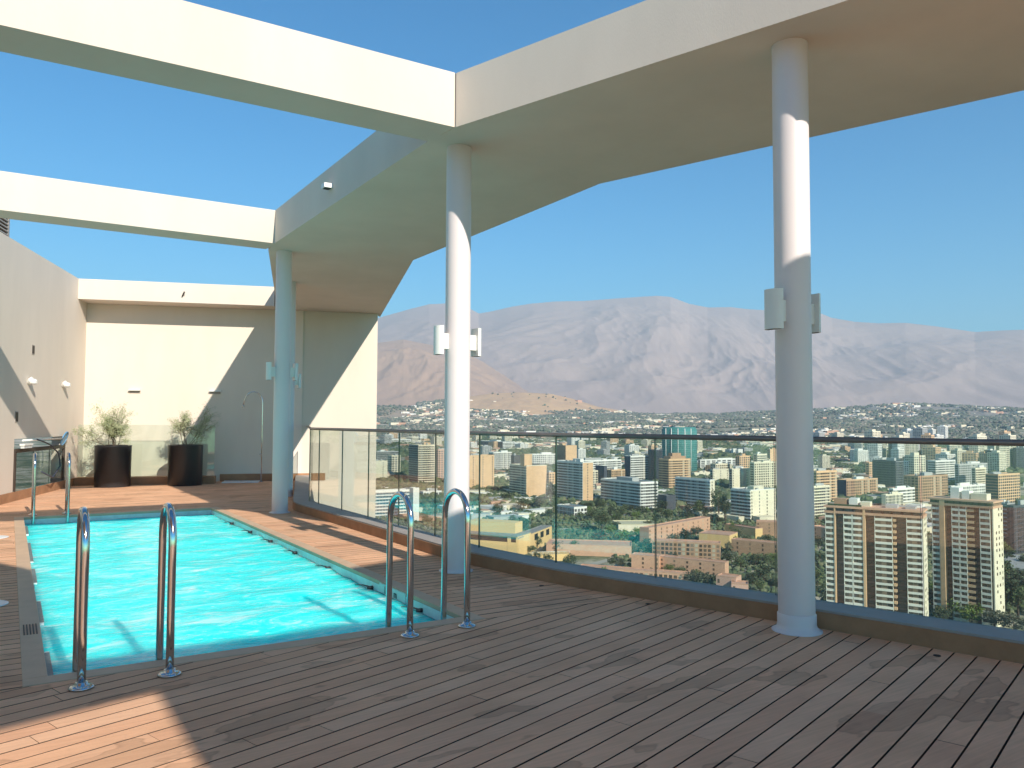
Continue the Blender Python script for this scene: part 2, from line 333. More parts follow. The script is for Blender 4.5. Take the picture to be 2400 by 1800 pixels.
# dark hooks along the right pool wall
for i, y in enumerate((12.05, 11.0, 10.02, 9.02, 7.91, 6.79, 5.78)):
    e = empty('pool_fitting', (PX1, y, WZ), group='small dark fittings along the right pool wall')
    tag(e, 'black fitting on the right pool wall, %s' % ['farthest of the row', 'second from the far end', 'third from the far end', 'middle of the row', 'third from the near end', 'second from the near end', 'nearest, by the depth marker'][i], 'pool fitting')
    mb = MB(); mb.tube([(PX1-.001, y, WZ+.012), (PX1-.05, y, WZ+.018)], [.018, .014], 8); mb.build('anchor_cup', LETTER, e)
    mb = MB(); mb.tube([(PX1-.045, y, WZ+.03), (PX1-.07, y+.06, WZ+.034), (PX1-.06, y+.13, WZ+.02), (PX1-.09, y+.2, WZ+.012)], [.007, .006, .005, .003], 6); mb.build('hook', LETTER, e)
# skimmer grilles at the left wall
for i, (y0, y1) in enumerate(((12.25, 13.2), (9.85, 11.4), (8.55, 9.4), (6.85, 7.7), (5.25, 6.0))):
    e = empty('overflow_grille', (PX0, y0, 0), group='overflow grilles along the left pool wall')
    tag(e, 'pale overflow grille in the left pool wall, %s' % ['farthest', 'second farthest', 'middle one', 'second nearest', 'nearest to the camera'][i], 'pool grille')
    mb = MB(); mb.box(PX0+.001, PX0+.04, y0, y1, WZ-.2, WZ+.012); mb.build('ledge', TILE, e)
    mb = MB(); mb.box(PX0+.012, PX0+.042, y0+.03, y1-.03, WZ+.0125, WZ+.015); mb.build('grille', mat('grille_grey', (.2, .24, .24), .5, noise=.4, nscale=30), e)

# ---- ladders (two rails near left, two near right, two far)
def ladder_rail(x, yb, sgn, label, group, down=.75):
    e = empty('pool_ladder_rail', (x, yb, 0), label, 'ladder rail', group)
    pts = [(x, yb, .0), (x, yb, .3), (x, yb+sgn*.003, .62)]
    r = .17; cz = .70
    for k in range(0, 19):
        a = math.pi*k/18; pts.append((x, yb+sgn*(r-r*math.cos(a)), cz+.21*math.sin(a)**.8))
    pts += [(x, yb+sgn*2*r, .45), (x, yb+sgn*(2*r+.01), 0.), (x, yb+sgn*(2*r+.015), -down)]
    mb = MB(); mb.tube(pts, .0215, 16); mb.build('tube', CHROME, e)
    mb = MB(); mb.lathe(x, yb, [(.062, .004), (.062, .010), (.05, .017), (.03, .022), (.03, .034), (.022, .036)], 24); mb.build('flange', CHROME, e)
    return e
G1 = 'near ladder rails at the pool edge'
ladder_rail(.36, 4.80, 1, 'leftmost steel ladder rail at the near pool edge, arching into the water', G1)
ladder_rail(.79, 4.80, 1, 'steel ladder rail standing second from left at the near pool edge', G1)
ladder_rail(2.26, 4.845, 1, 'steel ladder rail just left of the near right pool corner, bent over the water', G1)
ladder_rail(2.70, 4.87, 1, 'steel ladder rail at the near right pool corner, in front of the middle white column', G1)
ladder_rail(.335, 13.82, -1, 'thin steel rail at the far left pool corner, left one of the far pair', 'far ladder rails')
ladder_rail(.77, 13.82, -1, 'thin steel rail of the far pair in front of the left planter', 'far ladder rails')
mb = MB()
for xa, xb, y in ((.36, .79, 5.155), (2.26, 2.70, 5.2), (.335, .77, 13.46)):
    pass
for nm, xa, xb, y, lb in (('near left', .36, .79, 5.155, 'submerged steel steps between the two left near ladder rails'), ('near right', 2.26, 2.70, 5.205, 'submerged steel steps between the two right near ladder rails')):
    e = empty('ladder_steps', (xa, y, -.35), lb, 'ladder steps')
    for z in (-.35, -.62): mb = MB(); mb.box(xa+.02, xb-.02, y-.03, y+.05, z-.012, z); mb.build('step', CHROME, e)

# ---- kerb, handrail and glass balustrade along the terrace edge
KI = [(6.95, -3.6), (5.06, 2.43), (4.65, 3.86), (4.05, 5.73), (3.83, 7.2), (3.83, 12.62), (5.80, 18.92)]
def offs(pl, d):
    out = []
    for i, p in enumerate(pl):
        ns = []
        for a, b in ((i-1, i), (i, i+1)):
            if 0 <= a and b < len(pl):
                dx, dy = pl[b][0]-pl[a][0], pl[b][1]-pl[a][1]; l = math.hypot(dx, dy); ns.append((dy/l, -dx/l))
        nx_, ny_ = sum(n[0] for n in ns)/len(ns), sum(n[1] for n in ns)/len(ns); l2 = nx_**2+ny_**2; out.append((p[0]+nx_/l2*d, p[1]+ny_/l2*d))
    return out
def smooth_pl(pl, r=.35):
    out = [pl[0]]
    for i in range(1, len(pl)-1):
        p = Vector(pl[i]); a = (Vector(pl[i-1])-p).normalized(); b = (Vector(pl[i+1])-p).normalized(); A = p+a*r; B = p+b*r
        for k in range(6):
            t = k/5; q = A*(1-t)**2+p*2*t*(1-t)+B*t*t; out.append((q.x, q.y))
    out.append(pl[-1]); return out
KS = smooth_pl(KI)
def ribbon(mb, A, B, zA0, zA1, zB0, zB1, mi=0):
    """solid strip between polylines A and B"""
    n = len(mb.v); k = len(A)
    for i in range(k): mb.v += [(A[i][0], A[i][1], zA0), (A[i][0], A[i][1], zA1), (B[i][0], B[i][1], zB1), (B[i][0], B[i][1], zB0)]
    for i in range(k-1):
        for j in range(4):
            j2 = (j+1) % 4; mb.f.append((n+i*4+j, n+i*4+j2, n+i*4+4+j2, n+i*4+4+j)); mb.m.append(mi); mb.sm.append(False)
    mb.f.append((n, n+1, n+2, n+3)); mb.m.append(mi); mb.sm.append(False); mb.f.append((n+k*4-1, n+k*4-2, n+k*4-3, n+k*4-4)); mb.m.append(mi); mb.sm.append(False)
kerb = empty('kerb', (3.83, 8, 0), kind='structure'); kerb['kind'] = 'structure'
mb = MB(); ribbon(mb, KS, offs(KS, .03), -.02, .112, -.02, .112); mb.build('kerb_face', BROWN, kerb)
mb = MB(); ribbon(mb, offs(KS, .012), offs(KS, .33), .1125, .128, .1125, .122); mb.build('kerb_sill', GREYTOP, kerb)
mb = MB(); ribbon(mb, offs(KS, .031), offs(KS, .34), -.5, .112, -.5, .108); mb.build('kerb_core', PLASTER, kerb)
GO = offs(KI, .27); GS = offs(KS, .27)
bal = empty('glass_balustrade', (4.1, 9, .12), 'frameless clear glass balustrade with dark tubular handrail along the terrace edge', 'balustrade')
mb = MB(); mb.tube([(p[0], p[1], 1.285) for p in GS[:-1]]+[(GO[-1][0], GO[-1][1], 1.285)], .0215, 12); mb.build('handrail', RAILM, bal)
# panel seams, metres along the near bays are 1.0 apart
seam = [(4.10, y) for y in (12.62, 12.16, 11.14, 10.14, 9.15, 8.15, 7.15)]
def lerp(a, b, t): return (a[0]+(b[0]-a[0])*t, a[1]+(b[1]-a[1])*t)
nearpts = [(4.26, 6.02), (4.56, 5.02), (4.87, 4.05)]; dd = (.30, -.954)
nearpts += [(4.87+.302*k, 4.05-.953*k) for k in (1, 2, 3, 4, 5, 6, 7)]
farpts = [(GO[5][0]+UU[0]*k, GO[5][1]+UU[1]*k) for k in (0.0, .55, 1.55, 2.55, 3.55, 4.55, 5.55)]
allp = farpts[::-1][:-1]+seam+nearpts
for a, b in zip(allp[:-1], allp[1:]):
    l = math.hypot(b[0]-a[0], b[1]-a[1]); d = ((b[0]-a[0])/l, (b[1]-a[1])/l); n = (-d[1], d[0]); g = .005
    mb = MB(); z0, z1 = .10, 1.272
    p = [(a[0]+d[0]*g-n[0]*.007, a[1]+d[1]*g-n[1]*.007), (b[0]-d[0]*g-n[0]*.007, b[1]-d[1]*g-n[1]*.007), (b[0]-d[0]*g+n[0]*.007, b[1]-d[1]*g+n[1]*.007), (a[0]+d[0]*g+n[0]*.007, a[1]+d[1]*g+n[1]*.007)]
    k = len(mb.v); mb.v += [(q[0], q[1], z0) for q in p]+[(q[0], q[1], z1) for q in p]
    for f, mi in (((0, 1, 5, 4), 0), ((2, 3, 7, 6), 0), ((1, 2, 6, 5), 1), ((3, 0, 4, 7), 1), ((4, 5, 6, 7), 1), ((3, 2, 1, 0), 1)):
        mb.f.append(f); mb.m.append(mi); mb.sm.append(False)
    mb.build('glass_panel', [GLASS, GEDGE], bal)

def glass_panel(p4, z0, z1, parent):
    mb = MB(); mb.v += [(q[0], q[1], z0) for q in p4]+[(q[0], q[1], z1) for q in p4]
    for f, mi in (((0, 1, 5, 4), 0), ((2, 3, 7, 6), 0), ((1, 2, 6, 5), 1), ((3, 0, 4, 7), 1), ((4, 5, 6, 7), 1), ((3, 2, 1, 0), 1)):
        mb.f.append(f); mb.m.append(mi); mb.sm.append(False)
    return mb.build('glass_panel', [GLASS, GEDGE], parent)
# ---- walls
mb = MB(); T = .25
FD0, FD1 = 4.19, 1.33      # opening behind the left glass guard
lw = empty('left_wall', (lwp(5)[0], lwp(5)[1], 0), 'tall cream rendered wall on the left with a diagonal band of shade', 'wall')
mb.prism([lwp(FD0), lwp(FD0, -T), lwp(16, -T), lwp(16)], -1, 4.49)
mb.prism([lwp(FD1), lwp(FD1, -T), lwp(FD0, -T), lwp(FD0)], 1.075, 4.49)
mb.prism([lwp(-.3), lwp(-.3, -T), lwp(FD1, -T), lwp(FD1)], -1, 4.49)
mb.build('render_surface', PLASTER, lw)
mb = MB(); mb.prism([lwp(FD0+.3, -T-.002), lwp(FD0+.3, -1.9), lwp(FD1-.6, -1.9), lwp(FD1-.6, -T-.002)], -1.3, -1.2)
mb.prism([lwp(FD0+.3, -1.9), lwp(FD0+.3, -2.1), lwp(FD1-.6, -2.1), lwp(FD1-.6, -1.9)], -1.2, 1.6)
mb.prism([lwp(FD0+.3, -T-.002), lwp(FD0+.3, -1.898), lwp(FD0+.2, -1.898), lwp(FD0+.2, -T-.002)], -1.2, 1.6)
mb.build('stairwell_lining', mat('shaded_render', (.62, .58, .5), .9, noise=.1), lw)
bw = empty('back_wall', (bwp(3)[0], bwp(3)[1], 0), 'wide cream back wall crossed by a large slanting shadow behind the planters', 'wall')
mb = MB(); mb.prism([bwp(-.25), bwp(6.5), bwp(6.5, -.3), bwp(-.25, -.3)], -3.2, 4.045); mb.build('render_surface', PLASTER, bw)
mb = MB(); mb.prism([bwp(4.56), bwp(4.74), bwp(4.74, .035), bwp(4.56, .035)], .17, 4.043); mb.build('pilaster_strip', PLASTER2, bw)
mb = MB(); mb.prism([bwp(2.92, .02), bwp(5.3, .02), bwp(5.3, -.001), bwp(2.92, -.001)], 0, .17); mb.build('skirting', BROWN, bw)
# brown bench kerbs under left guard and back screen
mb = MB(); mb.prism([lwp(.65, .03), lwp(12, .03), lwp(12, -.002), lwp(.65, -.002)], -.02, .16)
mb.build('skirting', BROWN, lw)
e = empty('glass_screen', (bwp(1.5, .7)[0], bwp(1.5, .7)[1], 0), 'low frameless glass screen on a brown plinth in front of the back wall', 'glass screen')
mb = MB(); mb.prism([bwp(.02, .72), bwp(2.88, .72), bwp(2.88, .38), bwp(.02, .38)], -.02, .165); mb.build('plinth', BROWN, e)
for s0, s1 in ((.06, 1.0), (1.01, 1.95), (1.96, 2.86)):
    glass_panel([bwp(s0, .60), bwp(s1, .60), bwp(s1, .588), bwp(s0, .588)], .166, 1.31, e)
# left guard
e = empty('glass_guard', (lwp(3)[0], lwp(3)[1], 0), 'dark framed glass guard in front of the stair opening at the left wall', 'glass guard')
fz0, fz1 = .165, .90
DFR = mat('dark_bronze_frame', (.075, .055, .045), .45, .3, noise=.2)
mb = MB(); mb.prism([lwp(FD0-.02, .02), lwp(FD1+.02, .02), lwp(FD1+.02, -.03), lwp(FD0-.02, -.03)], fz1-.07, fz1); mb.build('top_rail', DFR, e)
for d in (FD0-.02, FD1+.08):
    mb = MB(); mb.prism([lwp(d, .018), lwp(d-.06, .018), lwp(d-.06, -.028), lwp(d, -.028)], fz0, fz1-.071); mb.build('post', DFR, e)
for k in range(3):
    a = FD0-.09-k*(FD0-FD1-.1)/3; b = a-(FD0-FD1-.1)/3+.02; glass_panel([lwp(a, 0), lwp(b, 0), lwp(b, -.012), lwp(a, -.012)], fz0, fz1-.071, e)
# slots, sconces, ledges
def wall_slot(fn, s, z, wd, ht, label, vertical=True):
    e = empty('wall_light_slot', (fn(s)[0], fn(s)[1], z), label, 'recessed light')
    mb = MB(); mb.prism([fn(s-wd/2, .008), fn(s+wd/2, .008), fn(s+wd/2, -.004), fn(s-wd/2, -.004)], z-ht/2, z+ht/2); mb.build('frame', GREYTOP, e)
    mb = MB(); mb.prism([fn(s-wd/2+.012, .012), fn(s+wd/2-.012, .012), fn(s+wd/2-.012, .0085), fn(s-wd/2+.012, .0085)], z-ht/2+.015, z+ht/2-.015); mb.build('lens', DARK, e)
wall_slot(lwp, 3.41, 2.70, .14, .17, 'small dark recessed light high on the sunlit left wall')
wall_slot(lwp, 4.13, 1.46, .14, .19, 'small dark recessed light low on the left wall inside the shade band')
for s, z, lb in ((3.62, 2.10, 'white round wall light with a long shadow on the left wall, left one'), (1.62, 2.13, 'white round wall light nearer the corner on the left wall')):
    e = empty('wall_light', (lwp(s)[0], lwp(s)[1], z), lb, 'wall light', 'round wall lights on the left wall')
    mb = MB(); n = Vector((VV[0], VV[1], 0)); p = Vector((*lwp(s), z)); mb.tube([p, p+n*.12, p+n*.15], [.05, .05, .035], 20); mb.build('housing', LAMPW, e)
    mb = MB(); mb.tube([p+n*.02-Vector((0, 0, .0)), p+n*.09+Vector((0, 0, .045))], [.055, .055], 20); mb.build('cap', LAMPW, e)
for s, lb in ((1.05, 'slim ledge light on the back wall above the gap between the planters'), (2.78, 'slim ledge light on the back wall where the slanting shade begins')):
    e = empty('ledge_light', (bwp(s)[0], bwp(s)[1], 2.08), lb, 'wall light', 'ledge lights on the back wall')
    mb = MB(); mb.prism([bwp(s-.12, .09), bwp(s+.12, .09), bwp(s+.12, 0), bwp(s-.12, 0)], 2.085, 2.115); mb.build('shelf', LAMPW, e)
    mb = MB(); mb.prism([bwp(s-.115, .012), bwp(s+.115, .012), bwp(s+.115, 0), bwp(s-.115, 0)], 2.03, 2.083); mb.build('lens', GREYTOP, e)
# louvred plant box above the left wall
e = empty('louvre_box', (lwp(7, -.6)[0], lwp(7, -.6)[1], 4.49), 'dark louvred equipment box above the left wall at the picture edge', 'louvre box')
mb = MB(); mb.prism([lwp(4.80, -.06), lwp(4.80, -2), lwp(9, -2), lwp(9, -.06)], 4.491, 5.0); mb.build('housing', DARK, e)
for k in range(8):
    mb = MB(); z = 4.50+k*.06; mb.prism([lwp(4.79, -.0), lwp(4.79, -.058), lwp(9, -.058), lwp(9, -.0)], z, z+.02); mb.build('louvre_blade', GREYTOP, e)
mb = MB(); mb.prism([lwp(4.73, .0), lwp(4.73, -.09), lwp(4.785, -.09), lwp(4.785, .0)], 4.491, 5.02); mb.build('corner_post', GREYTOP, e)
# shower
e = empty('outdoor_shower', (bwp(3.89, .35)[0], bwp(3.89, .35)[1], 0), 'slender steel outdoor shower with an arched pipe by the back wall', 'shower')
px, py = bwp(3.86, .35); mb = MB(); pts = [(px, py, 0), (px, py, 1.0), (px, py, 1.82)]
vv = Vector((VV[0], VV[1], 0))
for k in range(1, 15):
    a = math.pi*k/14*.93; q = Vector((px, py, 1.84))-vv*(.2-.2*math.cos(a))+Vector((0, 0, .24*math.sin(a))); pts.append(tuple(q))
q = Vector(pts[-1]); pts.append(tuple(q-vv*.03-Vector((0, 0, .12)))); mb.tube(pts, .0125, 10); mb.build('pipe', CHROME, e)
q = Vector(pts[-1]); mb = MB(); mb.tube([q, q-Vector((0, 0, .05))], [.014, .026], 12); mb.build('shower_head', CHROME, e)
mb = MB(); mb.tube([(px, py, .62), (px-.05, py-.01, .64)], .012, 8); mb.build('tap', CHROME, e); mb = MB(); mb.lathe(px, py, [(.05, 0.003), (.05, .012)], 16); mb.build('base_plate', CHROME, e)
a = bwp(3.04, .52); 
e = empty('shower_tray', (a[0], a[1], 0), 'white shower tray set in the deck below the shower', 'shower tray')
mb = MB(); mb.prism([bwp(3.02, .62), bwp(3.82, .62), bwp(3.82, .06), bwp(3.02, .06)], .002, .022); bevel(mb.build('tray', TRAY, e), .01)
mb = MB(); c = bwp(3.42, .35); mb.lathe(c[0], c[1], [(.03, .0225), (.03, .025)], 16); mb.build('drain', CHROME, e)
# pool net resting on the left guard
e = empty('pool_net', (lwp(2.6)[0], lwp(2.6)[1], .98), 'long white pole with an oval blue pool net lying across the left glass guard', 'pool net')
a = Vector((*lwp(3.95, .06), 1.045)); b = Vector((*lwp(1.75, .06), 1.035)); mb = MB(); mb.tube([a, b], .018, 10); mb.build('pole', LAMPW, e)
mb = MB(); pts = []; c = Vector((*lwp(1.58, .06), 1.03)); du = Vector((-UU[0], -UU[1], 0))
for k in range(25):
    t = 2*math.pi*k/24; pts.append(c-du*.15*math.cos(t)+(Vector((0, 0, 1))*.8+vv*.3)*.17*math.sin(t))
mb.tube(pts, .012, 8); mb.build('hoop', mat('blue_frame', (.10, .28, .5), .4, noise=.1), e)
mb = MB(); mb.poly([tuple(p) for p in pts[:-1]]); mb.build('mesh_bag', mat('blue_net', (.35, .55, .72), .8, noise=.2, nscale=90), e)
e = empty('cleaning_brush', (lwp(3.95)[0], lwp(3.95)[1], .98), 'white pool brush head resting at the left end of the guard', 'pool brush')
mb = MB(); mb.prism([lwp(4.05, .12), lwp(3.62, .12), lwp(3.62, .04), lwp(4.05, .04)], .955, .985); mb.build('head', LAMPW, e)
mb = MB(); mb.prism([lwp(4.03, .11), lwp(3.64, .11), lwp(3.64, .05), lwp(4.03, .05)], .905, .9545); mb.build('bristles', mat('bristles', (.6, .62, .62), .9, noise=.3, nscale=80), e)
tb = MB(); tb.tube([(*lwp(3.3, .08), 1.05), (*lwp(2.9, .09), .99), (*lwp(2.6, .10), .93), (*lwp(2.2, .14), .75), (*lwp(2.15, .16), .5), (*lwp(2.6, .16), .3), (*lwp(3.2, .14), .45)], .014, 8)
tag(tb.build('vacuum_hose', mat('dark_hose', (.05, .06, .09), .5, noise=.2)), 'dark thin hose hanging over the left glass guard', 'hose')
# deck lids
for y, lb in ((11.42, 'white round skimmer lid in the sunlit deck left of the pool'), (7.31, 'white round skimmer lid in the shaded deck left of the pool')):
    mb = MB(); mb.lathe(-.13, y, [(.17, .002), (.17, .006), (.16, .009)], 28); tag(mb.build('skimmer_lid', TRAY), lb, 'skimmer lid', 'skimmer lids')
for x, y, lb in ((1269, 1373, 'tiny dark deck plug near the kerb right of the middle column'), (1519, 1416, 'tiny dark deck plug left of the nearest column'), (2196, 1537, 'tiny dark deck plug near the kerb at the right')):
    d = RT*((x-1200)/FPX)+UP*((900-y)/FPX)+FWD; t = -EYE/d.z; mb = MB(); mb.lathe(d.x*t, d.y*t, [(.022, .001), (.02, .004)], 14); tag(mb.build('deck_plug', DARK), lb, 'deck plug', 'deck plugs')
mb = MB()
for k in range(5): mb.box(PX0-.10+k*.018, PX0-.092+k*.018, 6.15, 6.45, .0045, .0075)
tag(mb.build('coping_grate', DARK), 'small slotted grate in the left coping near the shaded end', 'grate')

# ---- pergola
ZB, ZT = 4.045, 4.54
perg = empty('pergola', (4.4, 9, ZB), 'cream concrete pergola roof with cross beams over the terrace', 'pergola')
inner_e = [(5.06, .86), (3.32, 6.26), (3.27, 6.74), (3.27, 11.86), (3.31, 12.36), (5.18, 18.5)]
outer_e = [(7.86, 18.8), (5.53, 11.87), (5.47, 6.9), (6.74, 3.12), (7.75, .0)]
mb = MB(); mb.prism([(5.18, 18.5), (5.33, 19.06), bwp(6.5, -.3), outer_e[0], outer_e[1], (3.31, 12.36)], ZB, ZT)
mb.prism([(3.31, 12.36), outer_e[1], (5.53, 11.872), (3.27, 11.86)][0:2]+[(5.50, 9), outer_e[2], (3.30, 6.5), (3.27, 6.74), (3.27, 11.86)], ZB, ZT)
mb.prism([(3.30, 6.5), outer_e[2], outer_e[3], (6.60, 2.15), (4.53, 2.52), (3.32, 6.26)], ZB, ZT)  # roof cut short, an added gap so sun reaches the nearest column
mb.prism([outer_e[3], (7.25, 1.5), (6.75, 1.66), (6.60, 2.15)], ZB, ZT)
mb.prism([(7.25, 1.5), outer_e[4], (5.06, .86), (5.0, 1.05), (6.9, 1.1), (6.75, 1.66)], ZB, ZT)
o = mb.build('roof_slab', PLASTER, perg)
for x0, ya, yb, x1 in ((-4.2, 6.26, 6.72, 3.31), (-2.2, 11.86, 12.34, 3.30)):
    mb = MB(); mb.prism([(x0, ya), (x1-.0, ya), (x1-.03, yb), (x0, yb)], ZB-.0015, ZT+.001); mb.build('beam', PLASTER, perg)
mb = MB(); mb.prism([bwp(-.02, .70), bwp(4.1, .70), bwp(4.1, -.3), bwp(-.02, -.3)], ZB+.002, 4.49); mb.build('beam', PLASTER, perg)
# part of the roof behind and beside the camera (casts the shade on the near deck)
mb = MB()   # rectangular opening added to let the sun onto the near pool
for pl in ([(7.75, .0), (5.06, .86), (4.9, .15)], [(7.75, .0), (4.9, .15), (3.25, -.38), (.97, -2.41), (7.2, -.6)], [(3.25, -.38), (1.36, -.99), (.97, -2.41)],
           [(1.36, -.99), (.66, .67), (-.9, 4.35), (-5.5, 4.35), (-5.5, -4.2), (.97, -2.41)], [(7.2, -.6), (.97, -2.41), (1.02, -5.6), (8.5, -5.6), (8.5, -.6)]):
    for q in (clip(pl, (1, 0), .53), clip(pl, (-1, 0), -3.06), clip(clip(clip(pl, (-1, 0), -.53), (1, 0), 3.06), (0, 1), -2.21)):
        if len(q) > 2: mb.prism(q, ZB, ZT)
mb.build('rear_slab', PLASTER, perg)
# ---- pillars with lamps
PIL = [(4.557, 3.62, 'nearest tall round white column with a flared base, at the right'), (3.61, 6.73, 'middle round white column behind the right ladder rails'), (3.564, 12.38, 'shaded round white column at the far right pool corner'), (4.45, 15.06, 'farthest round white column, mostly hidden behind the shaded one')]
names = ['right nearest column', 'middle column', 'shaded pool corner column', 'farthest column']
for i, (x, y, lb) in enumerate(PIL):
    e = empty('pillar', (x, y, 0), lb, 'column', 'round white columns under the pergola')
    mb = MB(); mb.lathe(x, y, [(.12, .0), (.12, ZB-.001)], 64, cap=False); mb.build('shaft', PAINT, e)
    mb = MB(); mb.lathe(x, y, [(.165, .001), (.165, .008), (.150, .014), (.133, .028), (.127, .05), (.127, .115), (.1212, .121)] if i == 0 else [(.16, .001), (.16, .008), (.124, .018), (.1212, .03)], 64, cap=False); mb.build('base_flange', PAINT, e)
    for sg in (-1, 1):
        side = 'left' if sg < 0 else 'right'
        l = empty('pillar_lamp', (x+sg*.12, y, 2.17), 'white half-round lamp on the %s side of the %s' % (side, names[i]), 'lamp', 'half-round lamps on the columns')
        zt = 2.305 if i != 3 else 2.305
        mb = MB(); cx = x+sg*.185; n = 16; pts = [(cx+sg*.062*math.sin(math.pi*k/n), y-.072*math.cos(math.pi*k/n)) for k in range(n+1)]
        mb.prism(pts, zt-.27, zt); mb.build('shade', LAMPW, l)
        mb = MB(); mb.box(min(x+sg*.112, cx-sg*.001), max(x+sg*.112, cx-sg*.001), y-.035, y+.035, zt-.215, zt-.07); mb.build('bracket', LAMPW, l)
        mb = MB(); pts2 = [(cx+sg*.048*math.sin(math.pi*k/n), y-.058*math.cos(math.pi*k/n)) for k in range(n+1)]; mb.prism(pts2, zt-.2708, zt-.2702); mb.build('lens', DARK, l)
# small fixtures on the pergola
e = empty('beam_spotlight', (3.27, 9.4, 4.28), 'small white box light on the shaded inner face of the pergola roof', 'light')
mb = MB(); mb.prism([(3.268, 9.34), (3.268, 9.46), (3.16, 9.46), (3.16, 9.34)], 4.25, 4.305); mb.build('housing', LAMPW, e)
mb = MB(); mb.prism([(3.255, 9.355), (3.255, 9.445), (3.175, 9.445), (3.175, 9.355)], 4.246, 4.2495); mb.build('lens', DARK, e)
e = empty('beam_bracket', (bwp(2.14, .7)[0], bwp(2.14, .7)[1], 4.22), 'tiny slanted metal bracket on the sunlit back beam', 'bracket')
mb = MB(); a = Vector((*bwp(2.12, .72), 4.18)); b = Vector((*bwp(2.17, .74), 4.29)); mb.tube([a, b], .016, 8); mb.build('arm', DARK, e)
mb = MB(); mb.prism([bwp(2.13, .715), bwp(2.17, .715), bwp(2.17, .701), bwp(2.13, .701)], 4.20, 4.26); mb.build('plate', GREYTOP, e)

# ---- planters
LEAFA = mat('shrub_leaf', (.24, .29, .13), .7, noise=.5, nscale=4, col2=(.46, .47, .30)); STEM = mat('shrub_stem', (.12, .085, .055), .8, noise=.4, nscale=10)
def planter(x, y, seed, label, lean):
    rr = random.Random(seed)
    e = empty('planter', (x, y, 0), label, 'planter', 'dark cylindrical planters by the back wall')
    mb = MB(); n = 8
    mb.lathe(x, y, [(.345, .0), (.352, .02), (.36, .865), (.362, .875), (.345, .878), (.34, .80)], 40, cap=False); mb.build('pot', POTM, e)
    mb = MB(); mb.lathe(x, y, [(.338, .80), (.338, .815), (.2, .83)], 30); mb.build('soil', SOIL, e)
    sh = empty('shrub', (x, y, .82), 'wispy %s shrub growing in the %s planter' % (('spreading olive green', 'left') if seed == 3 else ('thin upright', 'right')), 'shrub', 'wispy shrubs in the planters')
    st = MB(); lf = MB()
    def leaf(p, s):
        a = Vector((rr.gauss(0, 1), rr.gauss(0, 1), rr.gauss(0, .7))).normalized(); b = a.orthogonal().normalized(); 
        lf.poly([p-a*s, p+b*s*.35, p+a*s, p-b*s*.35])
    def twig(p, d, l, r, dep):
        pts = [p]; q = p.copy(); dd = d.copy(); k = 4
        for i in range(k):
            dd = (dd+Vector((rr.gauss(0, .16), rr.gauss(0, .16), rr.gauss(0.03, .1)))).normalized(); q = q+dd*l/k; pts.append(q.copy())
        st.tube(pts, [r*(1-.6*i/k) for i in range(k+1)], 5, caps=False)
        if dep == 0:
            for i in range(1, k+1):
                for _ in range(7 if seed == 3 else 5): leaf(pts[i]+Vector((rr.gauss(0, .03), rr.gauss(0, .03), rr.gauss(0, .03))), rr.uniform(.010, .020))
            return
        for i in range(2, k+1):
            for _ in range(2 if dep > 1 else 2):
                nd = (dd+Vector((rr.gauss(0, .6), rr.gauss(0, .6), rr.gauss(.05, .4)))).normalized(); twig(pts[i], nd, l*rr.uniform(.4, .62), r*.5, dep-1)
    for i in range(9 if seed == 3 else 7):
        a = rr.uniform(0, 6.28); t = rr.uniform(.1, .75) if i else .95
        d = Vector((math.cos(a)*t, math.sin(a)*t, 1)) if i else Vector((-.9*lean, -.1, .55))
        twig(Vector((x+rr.gauss(0, .07), y+rr.gauss(0, .07), .82)), d.normalized(), rr.uniform(.34, .6) if i else .5, .0075, 2)
    if seed != 3:
        for i in range(60): 
            c = Vector((x+.25+rr.gauss(0, .05), y-.1+rr.gauss(0, .08), 1.0+rr.gauss(.1, .13)))
            for _ in range(5): leaf(c+Vector((rr.gauss(0, .03), rr.gauss(0, .03), rr.gauss(0, .03))), .022)
    else:
        for cx, cz in ((-.42, .25), (-.30, .55), (-.35, .85)):
            for i in range(22):
                c = Vector((x+cx+rr.gauss(0, .07), y+rr.gauss(0, .1), .82+cz+rr.gauss(0, .08)))
                for _ in range(4): leaf(c+Vector((rr.gauss(0, .03), rr.gauss(0, .03), rr.gauss(0, .03))), .02)
    st.build('stems', STEM, sh); lf.build('leaves', LEAFA, sh)
planter(1.90, 19.0, 3, 'dark cylindrical planter on the left, lower part in sun', 1)
planter(3.30, 18.70, 5, 'dark cylindrical planter on the right, where the shade begins', -.3)
# ================================================================== CITY AND LAND
def ray(x, y):
    """direction through a point of the 2212 px wide view of the photo"""
    X, Y = x*2400/2212, y*2400/2212
    d = RT*((X-1200)/FPX)+UP*((900-Y)/FPX)+FWD; return d
def vnoise(x, y, seed=0):
    x = np.asarray(x, float); y = np.asarray(y, float); xi = np.floor(x).astype(np.int64); yi = np.floor(y).astype(np.int64); fx = x-xi; fy = y-yi
    fx = fx*fx*(3-2*fx); fy = fy*fy*(3-2*fy)
    def h(a, b):
        n = (a*374761393+b*668265263+seed*1442695041) & 0xffffffff; n = ((n ^ (n >> 13))*1274126177) & 0xffffffff; return ((n ^ (n >> 16)) & 0xffff)/65535.
    return (h(xi, yi)*(1-fx)+h(xi+1, yi)*fx)*(1-fy)+(h(xi, yi+1)*(1-fx)+h(xi+1, yi+1)*fx)*fy
def fbm(x, y, o=5, seed=0, ridge=False):
    s = 0; a = .5; t = 0
    for i in range(o):
        n = vnoise(x*2**i+17*i, y*2**i-11*i, seed+i)
        if ridge: n = 1-np.abs(2*n-1)
        s = s+a*n; t += a; a *= .5
    return s/t
